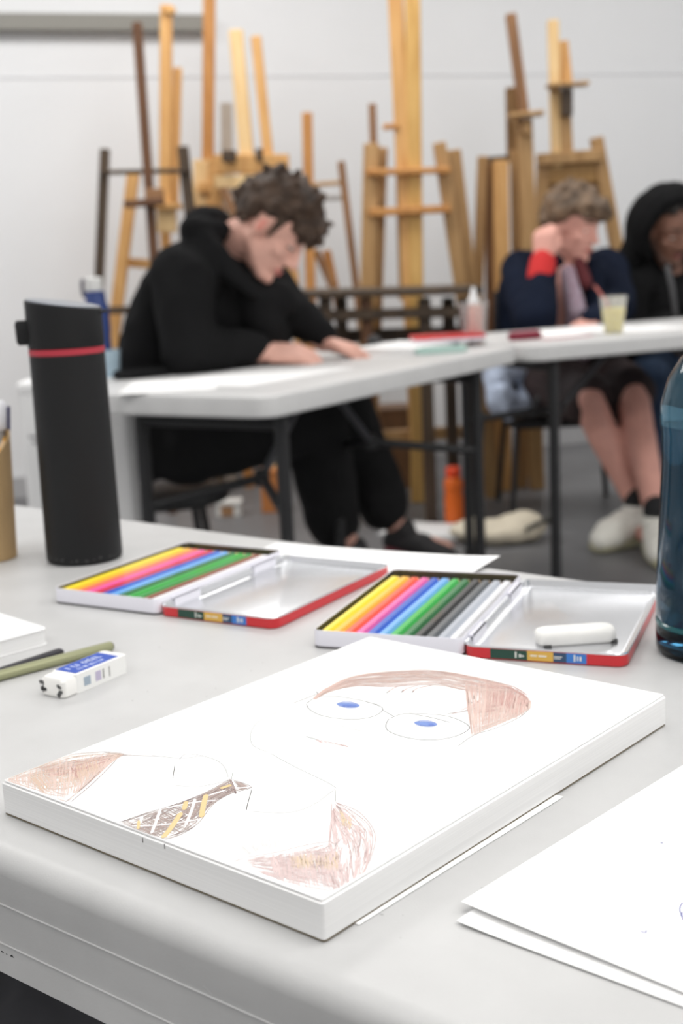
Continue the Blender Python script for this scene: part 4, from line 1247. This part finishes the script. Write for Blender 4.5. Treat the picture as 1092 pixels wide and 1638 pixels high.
easel('pale pine easel leg leaning left behind the dark brown easel', 5.55, [
    ('leg', 214, 272, 186, 500, .05, .04, 0, PINE, 1), ('rear_leg', 262, 330, 272, 520, .04, .04, .12, PINE, 1), ('crossbar', 206, 420, 262, 424, .04, .03, .06, PINE),
    ('clamp', 252, 352, 282, 352, .10, .05, -.04, PINE_L), ('shelf', 244, 330, 290, 330, .025, .08, -.05, PINE), ('mast', 266, 8, 264, 360, .048, .035, 0, PINE), ('sliding_arm', 284, 108, 278, 330, .036, .03, .04, PINE), ('top_block', 262, 17, 280, 17, .03, .045, -.01, PINE)])
easel('tall orange pine easel with one straight mast and a wide block', 5.78, [
    ('mast', 335, -20, 331, 420, .05, .04, 0, OCHRE, 1), ('block', 322, 256, 322, 330, .066, .05, -.02, PINE_L), ('block', 345, 252, 343, 330, .06, .05, -.03, PINE),
    ('leg', 318, 330, 300, 520, .045, .04, .05, OCHRE, 1), ('leg', 352, 330, 372, 520, .045, .04, .05, OCHRE, 1), ('crossbar', 316, 300, 352, 300, .04, .03, -.06, PINE)])
easel('pale pine easel with two splayed masts behind the curly haired student', 5.5, [
    ('mast', 377, 48, 398, 300, .056, .035, 0, PINE_L, 1), ('mast_edge', 386, 90, 404, 290, .03, .03, .03, OCHRE), ('sliding_arm', 409, 58, 430, 260, .042, .035, 0, PINE),
    ('top_panel', 346, 262, 462, 262, .075, .04, -.02, PINE), ('lower_panel', 344, 292, 452, 288, .05, .04, -.03, PINE_L), ('knob', 355, 250, 378, 250, .045, .05, -.08, DARKW), ('knob', 409, 248, 420, 248, .05, .05, -.08, DARKW),
    ('side_post', 350, 270, 340, 420, .05, .04, .04, PINE, 1), ('side_post', 446, 256, 470, 460, .05, .04, .04, PINE, 1), ('strut', 356, 300, 382, 360, .03, .03, -.05, MIDW)])
easel('narrow orange easel with a short mast and a thin brown leaning leg', 5.45, [
    ('mast', 491, 180, 497, 480, .042, .035, 0, OCHRE, 1), ('leg', 545, 258, 566, 430, .03, .03, -.02, MIDW, 1), ('crossbar', 497, 296, 548, 292, .018, .025, 0, OAK), ('crossbar', 499, 318, 552, 316, .02, .025, .1, mat('grey_bar', (176, 174, 172), .6)),
    ('leg', 522, 400, 548, 520, .035, .03, .06, OCHRE, 1), ('strut', 505, 400, 540, 480, .03, .025, .02, MIDW)])
easel('slim grey-brown upright with a crossbar at the wall between the pale easels', 5.95, [
    ('mast', 362, 165, 364, 300, .05, .04, 0, wood('grey_brown_wood', (186, 176, 164), (164, 152, 140)), 1), ('crossbar', 340, 255, 390, 255, .04, .03, -.03, OAK)])  # grey-brown upright and crossbar close to the wall
easel('big central easel with a thick double mast rising out of frame', 5.3, [
    ('mast', 631, -20, 655, 470, .056, .05, 0, PINE, 1), ('mast', 659, -20, 665, 470, .058, .05, -.01, wood('yellow_pine', (222, 180, 110), (198, 152, 84)), 1), ('mast_panel', 648, 130, 657, 480, .095, .03, .04, OAK),
    ('side_post', 594, 230, 588, 470, .062, .05, 0, OAK, 1), ('side_post', 612, 236, 604, 470, .04, .04, .06, OAK, 1), ('side_post', 702, 228, 738, 470, .05, .05, 0, OAK, 1), ('side_post', 724, 240, 752, 470, .06, .05, .07, OAK, 1),
    ('crossbar', 586, 276, 720, 272, .024, .04, -.05, OCHRE), ('crossbar', 590, 340, 720, 334, .03, .04, -.05, OCHRE), ('peg', 612, 203, 638, 202, .022, .03, -.02, OCHRE),
    ('rear_leg', 595, 166, 597, 232, .03, .03, .1, MIDW), ('lower_crossbar', 588, 700, 752, 690, .05, .04, .03, OAK)])
easel('easel with a small tray and leaning brown mast left of the navy jacket', 5.45, [
    ('mast', 816, 22, 838, 185, .042, .035, .05, MIDW), ('rear_post', 820, 140, 822, 250, .06, .04, .1, wood('brown_panel', (140, 106, 66), (110, 82, 50))), ('tray', 813, 186, 868, 181, .018, .09, -.06, OAK), ('block', 836, 205, 848, 205, .05, .05, -.05, OAK),
    ('post', 838, 190, 846, 420, .062, .04, 0, OAK, 1), ('post', 825, 240, 828, 420, .05, .04, .05, OAK, 1), ('side_post', 772, 250, 764, 450, .044, .04, .05, OAK, 1), ('side_post', 800, 256, 802, 420, .062, .04, 0, PINE, 1), ('side_post', 783, 262, 784, 430, .04, .04, .08, MIDW, 1), ('crossbar', 768, 258, 845, 252, .03, .03, .08, DARKW)])
easel('pale easel with a raised tray and wide panel behind the navy jacket', 5.75, [
    ('mast', 884, 32, 890, 270, .046, .035, 0, PINE_L), ('mast', 898, 66, 906, 140, .05, .035, .02, PINE), ('tray', 874, 138, 940, 134, .016, .09, -.06, OAK), ('clamp', 906, 142, 906, 186, .045, .045, -.05, DARKW),
    ('post', 902, 180, 906, 262, .055, .04, 0, OAK, 0), ('top_rail', 858, 256, 962, 248, .05, .04, -.03, OAK), ('panel', 868, 276, 960, 272, .10, .03, .0, wood('panel_wood', (180, 140, 84), (156, 116, 64))), ('side_post', 868, 252, 862, 420, .05, .04, 0, OAK, 1),
    ('side_post', 953, 220, 990, 420, .054, .045, 0, OAK, 1), ('lower_panel', 868, 300, 966, 300, .06, .03, .03, OAK), ('strut', 930, 360, 948, 420, .03, .03, .06, PINE)])

# dark trestle bench behind the middle table
tb = thing('drawing_bench', 'dark wooden bench with two rails behind the middle table', 'bench', (.15, 4.98, 0))
def tbar(nm, x0, y0, x1, y1, w, d, m=DARKW, Y=4.98, fl=0):
    a, b = at(x0, y0, Y), at(x1, y1, Y)
    if fl: b = to_floor(a, b)
    bm = bmesh.new(); bar(bm, a, b, w, d, .004)
    obj(nm, bm, m, tb, world=True)
tbar('top_board', 470, 470, 764, 462, .028, .34)
tbar('rail', 480, 506, 755, 498, .038, .03, Y=4.84)
tbar('rail', 480, 540, 755, 532, .05, .03, Y=5.1)
for x in (520, 585, 678, 742): tbar('leg', x, 476, x + 4, 600, .045, .05, DARKW if x != 585 else WALN, 4.88, 1)
for x in (545, 716): tbar('leg', x, 476, x + 4, 600, .045, .05, DARKW, 5.08, 1)
# brown box and clutter low on the floor
def crate(label, x, y, Y, w, h, d, m, cat='box', name='box'):
    p = at(x, y, Y)
    t = thing(name, label, cat, (p.x, p.y, 0))
    obj('box_body', boxed(-w / 2, w / 2, -d / 2, d / 2, 0, h, .004), m, t)
    obj('lid_flap', boxed(-w / 2 - .003, w / 2 + .003, -d / 2 - .003, d / 2 + .003, h, h + .012, .002), m, t)
    return t
crate('brown wooden box on the floor behind the central easel legs', 626, 720, 5.72, .30, .34, .22, wood('box_wood', (130, 96, 66), (104, 76, 52)))
cb = crate('small white cardboard box on the floor under the middle table', 366, 805, 5.2, .10, .05, .09, mat('white_card', (206, 204, 200), .8))
obj('tape', boxed(-.03, .02, -.0465, -.0445, .004, .046), mat('brown_tape', (150, 112, 78), .6), cb)
crate('small orange-brown box on the floor under the black stool', 436, 790, 5.25, .09, .16, .1, mat('orange_card', (188, 120, 66), .7))

# orange bottle and cream bag on the floor
p = on(727, 838, 0)
ob = thing('drink_bottle', 'orange bottle standing on the floor behind the table legs', 'bottle', (p.x, p.y, 0))
OR1, OR2 = mat('orange_plastic', (226, 106, 32), .4), mat('orange_cap', (236, 76, 34), .4)
obj('bottle_body', lathe([(.028, 0), (.034, .003), (.036, .02), (.036, .10), (.033, .12), (.036, .14), (.036, .165), (.024, .182)], 32), OR1, ob, smooth=40)
obj('cap', lathe([(.025, .1825), (.028, .184), (.028, .212), (.022, .218)], 32), OR2, ob, smooth=40)
random.seed(41)
p = on(800, 868, 0)
def bag(bm):
    c = Vector((p.x, p.y, .04))
    ell(bm, c, (.15, .09, .045)); ell(bm, c + Vector((-.09, .04, .0)), (.09, .07, .042)); ell(bm, c + Vector((.08, .02, .01)), (.09, .07, .05))
bg = skinned('tote_bag', bag, .010, mat('cream_canvas', (216, 206, 186), .9, bump=.3, bscale=300), None, 4, (.012, 14))
tag(bg, 'cream cloth bag lying on the floor behind the black shoes', 'bag')
bm = bmesh.new(); tube(bm, spline([(p.x + .08, p.y - .08, .06), (p.x + .17, p.y - .05, .09), (p.x + .20, p.y + .02, .06), (p.x + .15, p.y + .06, .06)], 6), .009, 8)
obj('strap', bm, mat('dark_strap', (70, 70, 66), .8), bg, smooth=40)
pm_ = thing('folder', 'pale grey folder lying on the floor behind the black shoes', 'folder', at(690, 845, 4.7).xy.to_3d(), R(-28))
obj('cover', boxed(-.17, .17, -.11, .11, .0002, .004, .001), mat('folder_grey', (206, 206, 206), .7), pm_)
obj('sheets', boxed(-.165, .165, -.105, .105, .0042, .010, .001), PAPER2, pm_)

# made-up coat on an added low stool, darkening the area below the near table
random.seed(61)
cq = at(60, 1605, .80)
ls = thing('stool', 'added low dark stool under the near table, holding up the added coat', 'stool', (cq.x - .05, cq.y + .05, 0))
obj('seat', lathe([(.13, .28), (.15, .285), (.15, .305), (.13, .31)], 32), BLK, ls, smooth=40)
for k in range(4):
    a = R(45 + 90 * k)
    bm = bmesh.new(); tube(bm, [(.10 * math.cos(a), .10 * math.sin(a), .28), (.13 * math.cos(a), .13 * math.sin(a), 0)], .011, 10)
    obj('leg', bm, BLACKM, ls, smooth=40)
def coat(bm):
    for k in range(9):
        x = cq.x - .26 + .055 * k
        cap_hull(bm, (x, cq.y + .20 + .02 * (k % 2), .40 + .02 * (k % 3)), .048, (x + .012, cq.y - .10 - .02 * (k % 2), .355 + .02 * ((k + 1) % 3)), .050, 12)
    cap_hull(bm, (cq.x - .2, cq.y + .05, .36), .05, (cq.x + .12, cq.y + .05, .36), .05, 12)
ct = skinned('coat', coat, .010, mat('charcoal_cloth', (78, 78, 82), .9, var=.15, scale=14), None, 3, (.008, 10))
tag(ct, 'added dark grey coat filling the dark area under the near table at the lower left', 'coat')

# white plinth with the blue bottle, behind the black flask
q0, q1 = on(14, 612, .74), on(214, 612, .74)
Yp = 3.25
xa, xb = at(26, 612, Yp).x, at(213, 640, Yp).x
pl = thing('plinth', 'white display plinth behind the black flask', 'plinth', ((xa + xb) / 2 - .01, Yp + .06, 0))
w = xb - xa - .02
PLW = mat('plinth_white', (244, 244, 244), .6, var=.02, scale=5)
obj('plinth_body', loft(bmesh.new(), [rring(w, .13, .012, z, 4) for z in (0, .712)]), PLW, pl, smooth=40)
obj('plinth_top', loft(bmesh.new(), [rring(w + .004 - i, .134 - i, .014, z, 4) for i, z in ((.004, .7125), (0, .715), (0, .735), (.006, .739))]), PLW, pl, smooth=40)
bm = bmesh.new()
for dx, dz, ww in ((-w / 2 + .03, .605, .02), (-w / 2 + .055, .612, .014), (-w / 2 + .04, .59, .025)):
    box(bm, dx - ww / 2, dx + ww / 2, -.0655, -.0645, dz - .004, dz + .003)
s = obj('scuff_mark', bm, mat('scuff_mid_grey', (140, 140, 142), .8), pl); s['kind'] = 'stuff'
q = at(163, 604, Yp + .07)
bb = thing('drink_bottle', 'blue bottle with a white cap standing behind the black flask', 'bottle', (q.x, q.y, .739))
BLU = mat('blue_plastic', (54, 72, 128), .25)
obj('bottle_body', lathe([(.028, 0), (.032, .003), (.032, .03), (.030, .10), (.032, .12), (.031, .17), (.026, .190), (.024, .215)], 32), BLU, bb, smooth=40)
obj('cap', lathe([(.019, .2155), (.0205, .217), (.0205, .246), (.016, .250)], 32), mat('cap_pale', (222, 222, 220), .4), bb, smooth=40)
bm = bmesh.new(); tube(bm, [(-.026, 0, .20), (-.030, 0, .215), (-.030, 0, .24), (-.025, 0, .244)], .005, 8)
obj('cap_clip', bm, mat('clip_dark', (70, 68, 86), .5), bb, smooth=40)
q = at(183, 604, Yp + .05)
gl = thing('cup', 'pale blue plastic cup standing beside the blue bottle', 'cup', (q.x - .006, q.y, .739))
obj('cup_wall', lathe([(.018, 0), (.019, .001), (.025, .068), (.0255, .070), (.0245, .070), (.018, .003)], 28), mat('pale_blue_plastic', (178, 200, 214), .35), gl, smooth=40)
obj('cup_bottom', lathe([(.0178, .0032), (.0178, .0045)], 24), mat('pale_blue_plastic', (178, 200, 214), .35), gl)

# ------------------------------------------------------------------ things on the middle table
def paper_at(label, x, y, ang, w, l, z=.0004, name='paper_sheet', group=None, curl=None):
    return sheet(name, label, on(x, y, TZ), ang, w, l, z, curl=curl, group=group)
T2A = math.atan2(1.018, .637)
paper_at('drawing paper under the hands of the student in black', 395, 618, T2A + R(-4), .42, .30)
paper_at('white sheet near the left end of the middle table, corner hanging over', 344, 624, T2A + R(34), .30, .21, .0012, curl=lambda u, v: -.03 * max(0, .12 - u - v) / .12 if u + v < .12 else 0)
# stack of paper and tins at the far end of the middle table
def stack(label, x, y, z, ang, w, l, h, m, name, cat, parts):
    p = at(x, y, z) if False else on(x, y, TZ)
    return p
q = Vector((.27, 3.66, TZ))
sp = thing('paper_stack', 'low stack of white paper at the far end of the middle table', 'paper', q, T2A)
for k in range(3):
    obj('paper_layer', boxed(-.15 + .004 * k, .15 - .003 * k, -.02, .19 - .005 * k, .0005 + .006 * k, .006 + .006 * k, .0006), PAPER2, sp)
rt_ = thing('pencil_tin', 'closed red pencil tin lying on the low stack of white paper', 'pencil tin', (q.x + .055, q.y + .10, TZ + .0185), R(8))
obj('tin_body', loft(bmesh.new(), [rring(.20, .10, .008, 0), rring(.20, .10, .008, .009)]), TINW, rt_, smooth=40)
obj('tin_lid', loft(bmesh.new(), [rring(.203, .103, .009, .0092), rring(.203, .103, .009, .0185), rring(.199, .099, .008, .0195)]), RED, rt_, smooth=40)
tt = thing('pencil_case', 'teal pencil case lying before the red tin on the middle table', 'case', (q.x + .02, q.y - .095, TZ), R(14))
obj('case_body', loft(bmesh.new(), [rring(.14, .05, .02, .0005), rring(.15, .06, .024, .008), rring(.14, .05, .02, .016)]), mat('teal_cloth', (176, 204, 196), .8), tt, smooth=50)
bm = bmesh.new(); tube(bm, [(-.06, 0, .0165), (.06, 0, .0165)], .002, 8)
obj('zip', bm, mat('teal_zip', (90, 140, 130), .6), tt, smooth=40)
q = on(600, 549, TZ)
q = Vector((.118, 3.80, TZ))
ki = thing('sharpener', 'small round black pencil sharpener on the middle table', 'sharpener', q)
obj('sharpener_body', lathe([(.017, 0), (.021, .002), (.021, .030), (.017, .034)], 24), BLK, ki, smooth=40)
obj('sharpener_top', lathe([(.017, .0342), (.015, .040), (.008, .043)], 24), BLACKM, ki, smooth=40)
q = on(228, 603, TZ)
po = thing('pouch', 'flat black pouch on the left corner of the middle table', 'pouch', (q.x, q.y, TZ), R(35))
obj('pouch_body', loft(bmesh.new(), [rring(.13, .08, .02, .0005), rring(.14, .09, .022, .008), rring(.13, .08, .02, .016)]), CLOTH_K, po, smooth=50)
obj('flap', loft(bmesh.new(), [rring(.132, .045, .015, .0162), rring(.128, .04, .015, .0195)], True, Matrix.Translation((0, .014, 0))), CLOTH_K, po, smooth=50)
# plastic cup with a glue bottle in it, at the right end of the middle table
q = on(759, 552, TZ)
FROST = mat('frosted_plastic', (246, 246, 246), .25, trans=.88, ior=1.05)
cp = thing('cup', 'frosted white plastic cup at the right end of the middle table', 'cup', (q.x, q.y, TZ))
obj('cup_wall', lathe([(.030, 0), (.031, .001), (.041, .118), (.043, .119), (.043, .122), (.040, .121), (.0295, .003)], 40), FROST, cp, smooth=40)
obj('cup_bottom', lathe([(.0293, .0032), (.0293, .0045)], 32), FROST, cp)
gb = thing('glue_bottle', 'pinkish glue bottle with a white nozzle standing in the frosted cup', 'bottle', (q.x + .004, q.y, TZ + .006))
obj('bottle_body', lathe([(.019, 0), (.021, .003), (.021, .098), (.016, .110)], 28), mat('glue_pink', (222, 176, 162), .45), gb, smooth=40)
obj('nozzle', lathe([(.0162, .1102), (.0165, .125), (.011, .132), (.0075, .150), (.004, .160)], 24, True, Matrix.Translation((-.004, 0, 0))), mat('nozzle_white', (240, 240, 240), .4), gb, smooth=40)

# ------------------------------------------------------------------ things on the right table
q = on(981, 533, TZ)
yc = thing('cup', 'clear cup of yellow drink on the right table', 'cup', (q.x, q.y, TZ))
CLEAR = mat('clear_plastic', (250, 250, 248), .25, trans=.78, ior=1.05)
obj('cup_wall', lathe([(.027, 0), (.028, .001), (.040, .108), (.042, .109), (.042, .112), (.0392, .111), (.0265, .003)], 40), CLEAR, yc, smooth=40)
obj('drink', lathe([(.0262, .0035), (.0265, .004), (.0345, .076), (.034, .0765)], 36), mat('yellow_drink', (252, 234, 118), .4), yc, smooth=40)
s_ = thing('straw', 'thin red straw leaning in the cup of yellow drink', 'straw', (q.x, q.y, TZ))
bm = bmesh.new(); tube(bm, [(.008, 0, .006), (-.022, .004, .100), (-.055, .006, .145)], .0042, 10)
obj('straw_tube', bm, mat('straw_red', (196, 110, 100), .5), s_, smooth=40)
bm = bmesh.new(); tube(bm, [(-.055, .006, .1455), (-.0575, .0062, .1485)], .0036, 10)
obj('straw_end', bm, mat('straw_dark', (120, 60, 56), .5), s_, smooth=40)
paper_at('white paper on the right table in front of the navy jacket', 872, 536, R(20), .36, .22, .0005)
paper_at('white paper on the right table beside the cup of yellow drink', 1000, 534, R(26), .30, .21, .0008)
q = on(812, 548, TZ); q = on(852, 545, TZ)
rb = thing('pencil_case', 'dark red pencil case at the left end of the right table', 'case', (q.x - .015, q.y + .06, TZ), R(24))
obj('case_body', loft(bmesh.new(), [rring(.10, .04, .018, .0005), rring(.11, .05, .022, .012), rring(.10, .04, .018, .024)]), mat('dark_red_case', (128, 44, 60), .8), rb, smooth=50)
bm = bmesh.new(); tube(bm, [(-.045, 0, .0245), (.045, 0, .0245)], .002, 8)
obj('zip', bm, mat('zip_pink', (206, 130, 140), .6), rb, smooth=40)
rn = thing('notebook', 'thin pink covered notebook beside the dark red pencil case', 'notebook', (q.x + .10, q.y + .09, TZ), R(24))
obj('cover', boxed(-.08, .08, -.05, .05, .0009, .003, .0008), mat('pink_cover', (220, 130, 140), .6), rn)
obj('pages', boxed(-.078, .078, -.048, .048, .0031, .007, .0008), PAPER2, rn)

# chair of the young man, with a pale blue jacket over it
ch = thing('chair', 'black metal framed chair of the person in the navy jacket', 'chair', (.86, 5.02, 0))
obj('seat', loft(bmesh.new(), [rring(.42, .40, .05, .345), rring(.44, .42, .06, .352), rring(.44, .42, .06, .368), rring(.42, .40, .05, .374)]), BLK, ch, smooth=40)
for sx in (-1, 1):
    for sy in (-1, 1):
        bm = bmesh.new(); tube(bm, [(sx * .19, sy * .17, .35), (sx * .22, sy * .21, 0)], .011, 10)
        obj('leg', bm, BLACKM, ch, smooth=40)
    bm = bmesh.new(); tube(bm, spline([(sx * .20, .19, .36), (sx * .21, .24, .6), (sx * .2, .27, .84)], 5), .011, 10)
    obj('back_frame', bm, BLACKM, ch, smooth=40)
bm = bmesh.new(); loft(bm, [rring(.40, .02, .008, .60, 4), rring(.40, .02, .008, .80, 4)], True, Matrix.Translation((0, .285, 0)))
obj('backrest', bm, BLK, ch, smooth=40)
bm = bmesh.new(); tube(bm, spline([at(852, 668, 4.7), at(862, 636, 4.7), at(885, 618, 4.75), at(915, 612, 4.85)], 6), .012, 10)
obj('armrest', bm, BLACKM, ch, smooth=40, world=True)
bm = bmesh.new(); tube(bm, [at(772, 660, 4.75), to_floor(at(772, 660, 4.75), at(766, 720, 4.70))], .012, 10)
obj('side_leg', bm, BLACKM, ch, smooth=40, world=True)
random.seed(51)
def drape(bm):
    cap_hull(bm, at(792, 590, 4.82), .055, at(800, 640, 4.80), .06); cap_hull(bm, at(800, 640, 4.80), .06, at(820, 656, 4.82), .03)
    cap_hull(bm, at(800, 590, 4.84), .06, at(868, 590, 4.92), .045); cap_hull(bm, at(850, 600, 4.9), .05, at(838, 640, 4.84), .04)
sj = skinned('jacket', drape, .009, mat('pale_blue_cloth', (196, 208, 230), .9, var=.05, scale=10), None, 4, (.012, 13))
tag(sj, 'pale blue jacket draped over the black metal framed chair', 'jacket')
def sleeve(bm):
    cap_hull(bm, at(800, 625, 4.76), .03, at(812, 664, 4.76), .026)
skinned('sleeve', sleeve, .008, mat('pale_blue_cloth', (196, 208, 230), .9), sj, 3, (.006, 18))

# ------------------------------------------------------------------ turn everything built in the layout frame into the room frame
for o in COL.objects:
    if o.parent is None and o.type in ('MESH', 'EMPTY') and o.get('kind') != 'structure':
        o.matrix_basis = TURN @ o.matrix_basis
